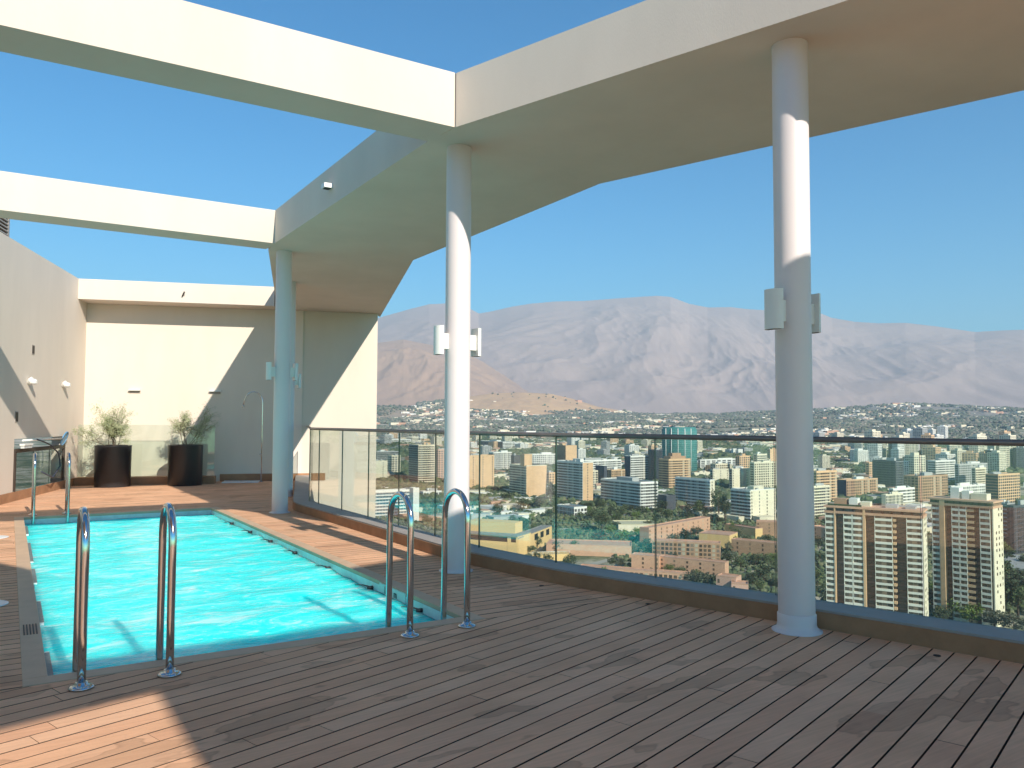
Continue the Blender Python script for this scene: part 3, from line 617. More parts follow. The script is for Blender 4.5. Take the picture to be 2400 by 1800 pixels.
def ground_z(x, y):
    r = np.hypot(x, y); return np.interp(r, [0, 700, 1000, 1500, 2200, 3200, 4200, 6000, 30000], [-100, -100, -90, -74, -50, -14, 26, 70, 300])+6*(fbm(np.asarray(x)/400., np.asarray(y)/400., 3, 5)-.5)*np.interp(r, [0, 500, 1500], [.2, .4, 1.6])
def on_ground(x, y):
    """terrain point seen at this pixel"""
    d = ray(x, y); h = math.hypot(d.x, d.y); t = 150.
    while t < 6000:
        if EYE+d.z/h*t < ground_z(d.x/h*t, d.y/h*t): break
        t += 4.
    return (d.x/h*t, d.y/h*t, float(ground_z(d.x/h*t, d.y/h*t)))
def az_of(x): d = ray(x, 918); return math.atan2(d.x, d.y)
def z_at(x, y, P): d = ray(x, y); return EYE+d.z/math.hypot(d.x, d.y)*math.hypot(P[0], P[1])

# --- terrain sheet
def ground_mat():
    m = mat('city_ground', (.17, .165, .13), .95); nt = m.node_tree; N = nt.nodes; L = nt.links; b = N['Principled BSDF']; tc = N.new('ShaderNodeTexCoord')
    n = N.new('ShaderNodeTexNoise'); n.inputs['Scale'].default_value = .018; n.inputs['Detail'].default_value = 9; n.inputs['Roughness'].default_value = .7; L.new(tc.outputs['Object'], n.inputs['Vector'])
    c = N.new('ShaderNodeValToRGB'); L.new(n.outputs[0], c.inputs[0]); e = c.color_ramp.elements
    e[0].position = .38; e[0].color = (.07, .10, .045, 1); e[1].position = .62; e[1].color = (.50, .43, .33, 1); k = e.new(.46); k.color = (.17, .18, .09, 1); k = e.new(.53); k.color = (.34, .30, .21, 1)
    L.new(c.outputs[0], b.inputs['Base Color']); return m
na, nr = 240, 170
A_ = np.linspace(R(-25), R(95), na); Rr = np.concatenate([[25], np.geomspace(60, 9000, nr-1)]); AA, RR = np.meshgrid(A_, Rr); X = RR*np.sin(AA); Y = RR*np.cos(AA); Z = ground_z(X, Y)
idx = np.arange(na*nr).reshape(nr, na)
def grid_faces(idx): return np.stack([idx[:-1, :-1], idx[:-1, 1:], idx[1:, 1:], idx[1:, :-1]], -1).reshape(-1, 4)[:, ::-1]
tag(link('ground', np_mesh('ground', np.stack([X, Y, Z], -1).reshape(-1, 3), grid_faces(idx), [ground_mat()])), kind='structure')
RIDGES = []
def surface_z(x, y):
    """height of the highest land sheet at x, y"""
    z = ground_z(x, y); r = np.hypot(x, y); a = np.arctan2(x, y)
    for r0, wf, wb, A, H in RIDGES:
        t = np.where(r < r0, (r-r0)/wf, (r-r0)/wb); ok = (np.abs(t) < .97) & (a > A[0]) & (a < A[-1])
        i = np.clip(((t+1)/2*(H.shape[0]-1)).astype(int), 0, H.shape[0]-1); j = np.clip(((a-A[0])/(A[-1]-A[0])*(H.shape[1]-1)).astype(int), 0, H.shape[1]-1)
        z = np.where(ok, np.maximum(z, H[i, j]), z)
    return z
def ridge_sheet(name, prof, r0, w_front, w_back, col, col2, amp, nsc, seed, nscale=.0012, az0=None, az1=None, na=500, nr=150, foot=0., power=1.25, spur=.30, octv=6):
    """a range of hills: prof = crest line as picture points; the crest stands r0 metres away"""
    az = [az_of(p[0]) for p in prof]; el = [ray(*p).z/math.hypot(ray(*p).x, ray(*p).y) for p in prof]
    a0 = az[0] if az0 is None else az0; a1 = az[-1] if az1 is None else az1
    A = np.linspace(a0, a1, na); crest = np.interp(A, az, el)*r0+EYE
    T = np.linspace(-1, 1, nr); t2, AA = np.meshgrid(T, A, indexing='ij'); CC = np.broadcast_to(crest, AA.shape)
    Rr = r0+np.where(t2 < 0, t2*w_front, t2*w_back); X = Rr*np.sin(AA); Y = Rr*np.cos(AA); base = ground_z(X, Y)-30+foot
    sh = np.clip(1-np.abs(t2), 0, 1)**power
    u_ = AA*r0/nsc; v_ = Rr/nsc*.9+3; wx = fbm(u_*.7+9, v_*.7, 3, seed+40)-.5; wy = fbm(u_*.7, v_*.7+5, 3, seed+50)-.5
    sp = fbm(u_*1.0+v_*.45+wx*1.3, v_*.8-u_*.35+wy*1.3, octv, seed, True)-.5; dt = fbm(X/(nsc*.13), Y/(nsc*.13), 6, seed+9, True)-.5
    env = np.clip((1-np.abs(t2))*1.0, 0, 1); mid = np.sin(np.pi*np.clip(1-np.abs(t2), 0, 1))
    H = base+(CC-base)*np.clip(sh+spur*sp*mid*1.6, -.05, 1.0)+amp*dt*np.clip(mid+.22*env, 0, 1)
    H = np.where(np.abs(t2) > .985, base-40, H)
    RIDGES.append((r0, w_front, w_back, A, H))
    idx = np.arange(na*nr).reshape(nr, na); m = mat(name+'_surface', col, .95, noise=.3, nscale=nscale, col2=col2)
    m.node_tree.nodes['Noise Texture'].inputs['Detail'].default_value = 11
    return tag(link(name, np_mesh(name, np.stack([X, Y, H], -1).reshape(-1, 3), grid_faces(idx), [m])), kind='structure')
RIDGE = [(500, 700), (760, 700), (815, 686), (880, 668), (925, 657), (960, 655), (1010, 665), (1033, 677), (1062, 672), (1100, 663), (1150, 655), (1200, 651), (1260, 650), (1330, 644), (1420, 639), (1450, 641), (1490, 656), (1530, 664), (1580, 663), (1620, 668), (1680, 671), (1720, 660), (1765, 672), (1800, 686), (1850, 695), (1900, 698), (1960, 697), (2030, 705), (2110, 717), (2160, 714), (2212, 712), (2400, 720), (2700, 760)]
ridge_sheet('mountains', RIDGE, 15000, 7600, 5000, (.46, .345, .29), (.41, .305, .26), 38, 5200, 11, .0004, na=1000, nr=300, spur=.22)
ridge_sheet('hills', [(500, 760), (800, 742), (870, 733), (930, 745), (990, 757), (1040, 780), (1090, 812), (1140, 845), (1200, 872), (1300, 900), (1400, 915)], 9000, 2600, 2400, (.50, .32, .21), (.38, .25, .18), 35, 1600, 31, .002, na=420, nr=150, power=1.1)
ridge_sheet('foothill', [(900, 872), (1000, 858), (1060, 850), (1120, 847), (1190, 850), (1240, 862), (1290, 878), (1360, 890), (1440, 900), (1500, 912)], 5600, 1000, 900, (.66, .42, .22), (.50, .32, .19), 10, 600, 51, .006, na=260, nr=90, spur=.15)
ridge_sheet('brown_ridge', [(640, 905), (815, 878), (900, 880), (1000, 884), (1100, 890), (1150, 900), (1210, 912), (1290, 930)], 4300, 500, 500, (.40, .29, .21), (.24, .21, .15), 14, 300, 61, .01, na=220, nr=70, spur=.2)
ridge_sheet('wooded_slope', [(1200, 925), (1350, 908), (1440, 897), (1520, 900), (1600, 893), (1700, 889), (1850, 880), (1950, 872), (2100, 880), (2212, 886), (2500, 890)], 5200, 1100, 1500, (.20, .195, .16), (.34, .28, .225), 26, 420, 71, .008, na=300, nr=80, spur=.25)  # slope colour paled and greyed to stand in for haze

# --- building kit
def wm(name, col, **k): return rand_tint(mat(name, col, .85, **k), .06)
WHT = wm('white_facade', (.80, .765, .70), noise=.10, nscale=.15); CRM = wm('cream_facade', (.76, .67, .50), noise=.12, nscale=.15); ORG = wm('ochre_brick_facade', (.74, .47, .27), noise=.15, nscale=.2)
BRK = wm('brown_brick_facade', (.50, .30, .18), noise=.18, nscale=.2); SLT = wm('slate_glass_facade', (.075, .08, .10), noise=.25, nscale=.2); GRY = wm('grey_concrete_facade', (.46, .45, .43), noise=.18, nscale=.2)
TER = wm('terracotta_wall', (.66, .38, .245), noise=.16, nscale=.3); TRF = wm('terracotta_roof', (.60, .35, .24), noise=.22, nscale=.25); PNK = wm('pink_facade', (.66, .40, .30), noise=.12); YEL = wm('yellow_plaster', (.80, .54, .24), noise=.12)
ROOFG = mat('gravel_roof', (.30, .285, .26), .95, noise=.3, nscale=.3); TEAL = wm('teal_curtain_wall', (.05, .22, .20), noise=.4, nscale=.35)
def win_mat(name, c1, c2, rough=.25):
    m = mat(name, c1, rough); nt = m.node_tree; N = nt.nodes; L = nt.links; g = N.new('ShaderNodeNewGeometry'); r = N.new('ShaderNodeValToRGB'); L.new(g.outputs['Random Per Island'], r.inputs[0])
    r.color_ramp.interpolation = 'CONSTANT'; e = r.color_ramp.elements; e[0].color = (*c1, 1); e[1].position = .8; e[1].color = (*c2, 1); k = e.new(.5); k.color = tuple(v*.6 for v in c1)+(1,); k = e.new(.66); k.color = tuple(v*1.9 for v in c1)+(1,)
    L.new(r.outputs[0], N['Principled BSDF'].inputs['Base Color']); return m
WIN = win_mat('window_glass', (.09, .09, .09), (.36, .34, .28)); WINB = win_mat('brown_window_glass', (.13, .095, .065), (.48, .42, .31)); WIND = win_mat('dark_window_glass', (.025, .028, .035), (.05, .055, .07))
def facade(par, P, d, L, z0, z1, style, wall, nb=None, fh=3.0, win=WIN, band=None):
    """windows on the face that starts at P (left end seen from outside) and runs along d for L metres"""
    n = (d[1], -d[0]); nf = max(1, int((z1-z0-1.2)/fh)); fh = (z1-z0-1.2)/nf; nb = nb or max(1, int(L/4.0))
    def P2(t, o): return (P[0]+d[0]*t+n[0]*o, P[1]+d[1]*t+n[1]*o)
    if style == 'blank': return
    for f in range(nf):
        zb = z0+.9+f*fh; w_ = MB()
        if style in ('band', 'slab'):
            k = max(1, int(L/3.2)); s = L/k
            for i in range(k): w_.prism([P2(.3+i*s*.985, .04), P2(.3+(i+.93)*s*.985, .04), P2(.3+(i+.93)*s*.985, .0), P2(.3+i*s*.985, .0)], zb+.1, zb+fh*.62, bottom=False)
            b = MB(); o = .9 if style == 'slab' else .28; b.prism([P2(0, o), P2(L, o), P2(L, .0), P2(0, .0)], zb+fh*.62, zb+fh*.99); b.build('balcony_band', band or wall, par)
        elif style == 'fin':
            k = max(2, int(L/2.4)); s = L/k
            for i in range(k): w_.prism([P2((i+.14)*s, .05), P2((i+.86)*s, .05), P2((i+.86)*s, .0), P2((i+.14)*s, .0)], zb, zb+fh*.86, bottom=False)
        elif style == 'glass':
            w_.prism([P2(.4, .06), P2(L-.4, .06), P2(L-.4, 0), P2(.4, 0)], zb, zb+fh*.8, bottom=False)
        elif style == 'sparse':
            for i in range(nb):
                if (i*7+int(L)) % 3: continue
                t = (i+.3)*L/nb; w_.prism([P2(t, .05), P2(t+1.3, .05), P2(t+1.3, 0), P2(t, 0)], zb+.6, zb+fh*.75, bottom=False)
        else:
            s = L/nb
            for i in range(nb): w_.prism([P2((i+.16)*s, .05), P2((i+.84)*s, .05), P2((i+.84)*s, 0), P2((i+.16)*s, 0)], zb+.25, zb+fh*.74, bottom=False)
        if w_.v: w_.build('window_row', win, par)
def footprint(xl, xm, xr, yb, rot, P=None):
    Mp = P or on_ground(xm, yb); c, s = math.cos(rot), math.sin(rot); a = (c, s); b = (-s, c)     # a: right face, b: left face (away)
    def hit(dirv, x):
        az = az_of(x); k = (math.sin(az), math.cos(az)); den = dirv[0]*k[1]-dirv[1]*k[0]; return (-Mp[0]*k[1]+Mp[1]*k[0])/den if abs(den) > 1e-6 else 10
    return Mp, a, b, hit(a, xr), hit(b, xl)
def building(label, xl, xm, xr, yt, yb, wall, sr='grid', sl='grid', rot=None, cat='apartment block', group=None, fh=3., nbr=None, nbl=None, win=WIN, top=1, band=None, depth=None, side=None, face=0, wleft=None, name='apartment_building'):
    if rot is None: rot = 0.
    if face: rot = -az_of((xm+xr)/2)+R(face)
    Mp, a, b, La, Lb = footprint(xl, xm, xr, yb, rot)
    if depth: Lb = depth
    La = min(max(La, 5), 170); Lb = min(max(Lb, 5), 120); z1 = z_at(xm, yt, Mp); z0 = Mp[2]
    e = empty(name, (Mp[0], Mp[1], z0), label, cat, group)
    mb = MB(); mb.obox(Mp, a, b, La, Lb, z0-8, z1, 0, 1); mb.build('walls', [ROOFG, wall], e)
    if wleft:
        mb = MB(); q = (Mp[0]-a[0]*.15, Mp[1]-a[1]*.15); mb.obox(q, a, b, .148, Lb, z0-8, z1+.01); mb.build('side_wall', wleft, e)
    mb = MB()
    for o, d1, d2, l1, l2 in ((Mp, a, b, La, .35), ((Mp[0]+b[0]*(Lb-.35), Mp[1]+b[1]*(Lb-.35)), a, b, La, .35), ((Mp[0]+b[0]*.35, Mp[1]+b[1]*.35), a, b, .35, Lb-.7), ((Mp[0]+a[0]*(La-.35)+b[0]*.35, Mp[1]+a[1]*(La-.35)+b[1]*.35), a, b, .35, Lb-.7)):
        mb.obox(o, d1, d2, l1, l2, z1+.01, z1+.9)
    mb.build('parapet', band or wall, e)
    facade(e, Mp, a, La, z0, z1, sr, wall, nbr, fh, win, band)
    off = .15 if wleft else 0
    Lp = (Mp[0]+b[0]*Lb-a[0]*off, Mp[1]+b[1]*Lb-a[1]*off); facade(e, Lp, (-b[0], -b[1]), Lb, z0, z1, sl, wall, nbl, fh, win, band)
    rr = random.Random(int(xm*7+yt))
    for k in range(top):
        u0, v0 = rr.uniform(.12, .5), rr.uniform(.15, .5); w1, w2, hh = La*rr.uniform(.2, .42), Lb*rr.uniform(.25, .42), rr.uniform(2.2, 4.2)
        mb = MB(); mb.obox((Mp[0]+a[0]*La*u0+b[0]*Lb*v0, Mp[1]+a[1]*La*u0+b[1]*Lb*v0), a, b, w1, w2, z1, z1+hh); mb.build('roof_box', rr.choice([wall, WHT, GRY]), e)
    if top:
        for k in range(2):
            u0, v0 = rr.uniform(.08, .8), rr.uniform(.1, .75); mb = MB(); q = (Mp[0]+a[0]*La*u0+b[0]*Lb*v0, Mp[1]+a[1]*La*u0+b[1]*Lb*v0)
            if k: mb.lathe(q[0], q[1], [(1.1, z1+.02), (1.1, z1+2.4), (.3, z1+2.9)], 10); mb.build('water_tank', GRY, e)
            else: mb.obox(q, a, b, 2.6, 2.2, z1+.02, z1+1.9); mb.build('roof_plant', GRY, e)
    if rr.random() < .6 and z1-z0 > 18:
        mb = MB(); q = (Mp[0]+a[0]*La*.6+b[0]*Lb*.5, Mp[1]+a[1]*La*.6+b[1]*Lb*.5); mb.tube([(q[0], q[1], z1), (q[0], q[1], z1+rr.uniform(5, 9))], .12, 5); mb.build('antenna', GRY, e)
    return e, Mp, a, b, La, Lb, z0, z1
Bd = building
# ---- left group, seen between the back wall and the middle column
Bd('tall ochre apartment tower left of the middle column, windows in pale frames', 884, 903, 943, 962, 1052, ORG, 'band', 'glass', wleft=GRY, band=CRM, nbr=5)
Bd('pinkish brick tower half hidden behind the middle column', 940, 946, 975, 972, 1042, PNK, 'grid', 'grid')
Bd('cream low rise just right of the end of the back wall, seen through glass', 800, 806, 838, 997, 1043, CRM, 'sparse', 'sparse')
Bd('long pale office slab far off right of the back wall', 806, 822, 888, 950, 962, WHT, 'band', 'band', cat='office block')
Bd('grey green office block behind the first balustrade panels', 806, 815, 862, 976, 1000, GRY, 'glass', 'glass', cat='office block')
Bd('parking building of white slabs with blue gaps beside the white lift tower', 800, 806, 887, 1062, 1122, WHT, 'slab', 'slab', cat='car park', top=0, fh=3.2, win=mat('blue_shade_glass', (.05, .16, .22), .3, noise=.3), name='parking_building')
Bd('narrow white lift tower beside the parking building', 886, 892, 907, 1056, 1131, WHT, 'blank', 'blank', cat='tower', top=0, name='lift_tower')
Bd('white low roofs between parking building and the middle column', 908, 914, 955, 1063, 1078, WHT, 'grid', 'grid', top=2)
# ---- between middle column and glass seam
Bd('ochre apartment slab immediately right of the middle column', 1000, 1012, 1068, 985, 1062, ORG, 'sparse', 'sparse', nbr=8)
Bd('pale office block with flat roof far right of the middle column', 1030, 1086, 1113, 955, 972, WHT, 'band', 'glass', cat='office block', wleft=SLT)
Bd('white terraced block behind the two ochre towers', 1056, 1066, 1106, 978, 1022, WHT, 'fin', 'band')
Bd('navy glass tower top behind the wide ochre block', 1104, 1110, 1124, 985, 1030, SLT, 'glass', 'glass', cat='office tower')
e, Mp, a, b, La, Lb, z0, z1 = Bd('wide ochre apartment block with a stair tower and a plain right wall', 1101, 1137, 1181, 1007, 1082, ORG, 'blank', 'band', top=0, band=CRM)
mb = MB(); mb.obox((Mp[0]-a[0]*1+b[0]*3, Mp[1]-a[1]*1+b[1]*3), a, b, 11, 9, z1, z1+14); mb.build('stair_tower', ORG, e)
Bd('broad white apartment row right of the navy tower', 1140, 1150, 1201, 982, 1012, WHT, 'grid', 'grid')
Bd('brown and ochre slab tower above the grey gridded tower', 1200, 1222, 1246, 963, 1010, ORG, 'blank', 'blank', wleft=BRK, win=WINB)
e, Mp, a, b, La, Lb, z0, z1 = Bd('grey white gridded tower with a bright ochre end wall', 1200, 1259, 1281, 1000, 1092, ORG, 'sparse', 'band', wleft=WHT, band=WHT, win=WIN, nbr=3)
Bd('low white pavilion with big windows in front of the gridded tower', 1203, 1240, 1268, 1097, 1117, WHT, 'grid', 'fin', top=0)
Bd('broad white office block behind the slate screen wall', 1244, 1252, 1342, 996, 1040, WHT, 'band', 'band', cat='office block')
Bd('slate coloured slab standing before the broad white office block', 1286, 1305, 1308, 1008, 1056, SLT, 'blank', 'blank', top=0, cat='office block')
Bd('ochre and brown block between slate slab and dark tower', 1309, 1321, 1350, 1016, 1050, ORG, 'fin', 'grid', wleft=BRK, win=WINB)
Bd('broad grey white banded block with a bright stepped right end', 1298, 1384, 1420, 1043, 1106, WHT, 'slab', 'slab', top=1, band=WHT)
# ---- centre
Bd('white gridded tower with pale blue roof box and a dark left side', 1349, 1362, 1401, 986, 1048, WHT, 'band', 'blank', wleft=SLT, top=2, band=WHT)  # slate left wall paints in the shade on that side
Bd('cluster of dark slate towers left of the ochre hipped tower', 1400, 1414, 1431, 973, 1048, SLT, 'fin', 'fin', cat='office tower', win=WIND)
e, Mp, a, b, La, Lb, z0, z1 = Bd('ochre tower with a stepped hipped crown in front of the teal tower', 1423, 1445, 1491, 993, 1064, ORG, 'band', 'band', top=0, band=ORG, win=WINB)
mb = MB(); mb.obox((Mp[0]+a[0]*La*.15+b[0]*Lb*.15, Mp[1]+a[1]*La*.15+b[1]*Lb*.15), a, b, La*.7, Lb*.7, z1, z1+4); mb.obox((Mp[0]+a[0]*La*.3+b[0]*Lb*.3, Mp[1]+a[1]*La*.3+b[1]*Lb*.3), a, b, La*.4, Lb*.4, z1+4, z1+8); mb.build('stepped_crown', BRK, e)
# teal curved tower
P0 = on_ground(1468, 1030); zt = z_at(1468, 927, P0); L0 = math.hypot(P0[0], P0[1]); rad = abs(math.tan(az_of(1508)-az_of(1430)))*L0/2
e = empty('glass_tower', P0, 'rounded teal glass office tower crossing the handrail line', 'office tower')
cx, cy = P0[0]*(1+rad/L0), P0[1]*(1+rad/L0); mb = MB(); mb.lathe(cx, cy, [(rad, P0[2]-5), (rad, zt), (rad*.93, zt+.1), (rad*.93, zt+3)], 28); mb.build('curtain_wall', TEAL, e)
for k in range(22):
    z = P0[2]+6+k*(zt-P0[2]-8)/22; mb = MB(); mb.lathe(cx, cy, [(rad+.12, z), (rad+.25, z+.1), (rad+.25, z+.6), (rad+.12, z+.7)], 28, cap=False); mb.build('floor_band', rand_tint(mat('teal_band', (.20, .40, .36), .3, noise=.4, nscale=.4), .3) if k == 0 else bpy.data.materials['teal_band'], e)
for k in range(5):
    q = R(-150+k*22)-YAW; mb = MB(); x_, y_ = cx+(rad+.35)*math.cos(q), cy+(rad+.35)*math.sin(q); mb.tube([(x_, y_, P0[2]), (x_, y_, zt+1)], .5, 6); mb.build('fin', WHT, e)
Bd('grey white curved fronted office block right of the teal tower', 1509, 1513, 1591, 994, 1020, WHT, 'grid', 'fin', cat='office block', win=WIN, nbr=7)
Bd('white banded apartment slab with two dark recesses in the centre', 1458, 1535, 1543, 1038, 1107, CRM, 'sparse', 'slab', wleft=WHT, band=WHT, top=0)
Bd('dark block in shade between the banded slab and the bright stepped block', 1421, 1440, 1459, 1072, 1106, SLT, 'blank', 'blank', top=0)
Bd('cream podium block just behind the central white banded slab', 1492, 1500, 1535, 1022, 1036, CRM, 'sparse', 'blank')
Bd('cream wide hotel block with terrace roof above dark trees', 1533, 1540, 1573, 1015, 1048, CRM, 'sparse', 'grid')
Bd('cream stepped block left of the cream towers beside the right column', 1574, 1582, 1620, 1014, 1064, CRM, 'sparse', 'grid', top=2)
Bd('pale ochre gridded tower close to the right column', 1618, 1630, 1679, 1000, 1066, CRM, 'grid', 'grid', win=WINB)
Bd('ochre brown tower top peeking left of the right column', 1657, 1664, 1681, 971, 1012, ORG, 'blank', 'fin')
Bd('cream and grey front slab with dark vertical strips left of the right column', 1578, 1622, 1674, 1060, 1128, CRM, 'sparse', 'slab', wleft=GRY, band=WHT, nbr=10)
Bd('left one of two tiny white towers far off', 1582, 1584, 1591, 970, 986, WHT, 'blank', 'blank', top=0)
Bd('right one of two tiny white towers far off', 1593, 1595, 1604, 971, 986, WHT, 'blank', 'blank', top=0)
Bd('tan apartment tower behind the cream stepped block', 1588, 1598, 1622, 986, 1030, ORG, 'grid', 'grid')
Bd('plain cream apartment tower right behind the tan tower', 1626, 1636, 1656, 982, 1030, CRM, 'band', 'grid')
Bd('wide tan terraced block behind the pale hotel block', 1534, 1546, 1576, 1003, 1030, CRM, 'grid', 'grid', win=WINB)
Bd('cream block just left of the slate wall, low behind the broad banded block', 1262, 1272, 1292, 1018, 1056, CRM, 'grid', 'grid')
Bd('tan square block between the wide ochre block and the gridded tower', 1176, 1186, 1204, 1022, 1056, ORG, 'grid', 'grid', win=WINB)
Bd('beige tower left of the parking building, far off', 838, 846, 866, 985, 1030, CRM, 'grid', 'grid')
# ---- right of the right column
Bd('tan tower standing behind the bright white building at right', 2024, 2034, 2054, 976, 1010, CRM, 'grid', 'grid', win=WINB)
Bd('cream tower in front of the grey concrete building', 2098, 2108, 2128, 1012, 1060, CRM, 'band', 'grid', win=WINB)
Bd('ochre block behind the dark banded office', 1868, 1878, 1900, 1000, 1036, ORG, 'grid', 'grid', win=WINB)
Bd('ochre block with domed top directly right of the right column', 1752, 1765, 1806, 1019, 1098, ORG, 'band', 'band', band=ORG, win=WINB)
Bd('cream balconied strip behind the left corner of the near tower', 1745, 1752, 1790, 1052, 1120, CRM, 'slab', 'slab')
Bd('brown gridded block with a dark left side behind the near tower', 1806, 1829, 1894, 1038, 1084, BRK, 'grid', 'blank', wleft=SLT, win=WINB, band=ORG)  # dark left wall colour stands in for shade on that face
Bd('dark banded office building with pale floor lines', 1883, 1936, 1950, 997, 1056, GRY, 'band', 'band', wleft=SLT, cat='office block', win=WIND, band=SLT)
Bd('slate grey cube office between the banded and the white building', 1951, 1968, 2004, 996, 1034, SLT, 'fin', 'blank', cat='office block', win=WIND)
Bd('bright white office building with fine horizontal bands', 2003, 2022, 2062, 996, 1048, WHT, 'band', 'band', cat='office block')
Bd('weathered grey concrete building right of the bright white one', 2060, 2072, 2131, 1004, 1056, GRY, 'grid', 'grid', top=2)
Bd('slender cream tower rising above the bright white building', 2046, 2052, 2077, 962, 1000, CRM, 'fin', 'grid')
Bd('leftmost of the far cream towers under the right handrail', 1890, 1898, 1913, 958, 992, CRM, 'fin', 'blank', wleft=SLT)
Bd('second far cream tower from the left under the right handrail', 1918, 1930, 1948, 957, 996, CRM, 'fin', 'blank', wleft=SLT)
Bd('far cream tower with dark centre strip under the right handrail', 1944, 1954, 1982, 957, 993, CRM, 'fin', 'fin')
Bd('pale green white terraced block far behind the slate cube', 1988, 1996, 2042, 972, 1000, WHT, 'grid', 'grid', top=2)
Bd('slate tower left of the thin cream tower near the right edge', 2084, 2096, 2108, 969, 1006, SLT, 'fin', 'blank', win=WIND)
Bd('thin cream tower near the right edge', 2106, 2112, 2125, 958, 1006, CRM, 'grid', 'blank')
Bd('dark tower between the thin cream and the wide cream tower', 2124, 2142, 2156, 974, 1020, SLT, 'fin', 'fin', win=WIND)
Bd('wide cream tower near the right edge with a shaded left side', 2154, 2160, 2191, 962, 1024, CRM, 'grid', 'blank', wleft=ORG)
Bd('slate block cut by the right picture edge', 2186, 2196, 2240, 968, 1022, SLT, 'fin', 'fin', win=WIND)
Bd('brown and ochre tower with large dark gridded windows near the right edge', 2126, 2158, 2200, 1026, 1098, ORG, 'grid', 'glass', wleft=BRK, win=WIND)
Bd('brown brick block behind and between the two near towers', 1950, 1985, 2045, 1030, 1094, BRK, 'grid', 'grid', win=WINB, band=BRK)
Bd('white tiled office roofs behind the left near tower', 1921, 1930, 1980, 1057, 1100, WHT, 'band', 'grid')
Bd('pale yellow crowned block behind the left near tower roof', 1904, 1914, 1948, 1070, 1104, CRM, 'fin', 'blank')
Bd('white rooftop halls behind the second near tower', 2044, 2056, 2128, 1052, 1080, WHT, 'grid', 'grid', top=2)
Bd('dark banded tower with a white roof right of the second near tower', 2140, 2178, 2188, 1090, 1180, SLT, 'band', 'band', win=WIND, band=GRY)
Bd('tall dark tower at the right picture edge with one lit edge', 2186, 2192, 2260, 1095, 1200, SLT, 'fin', 'fin', win=WIND)
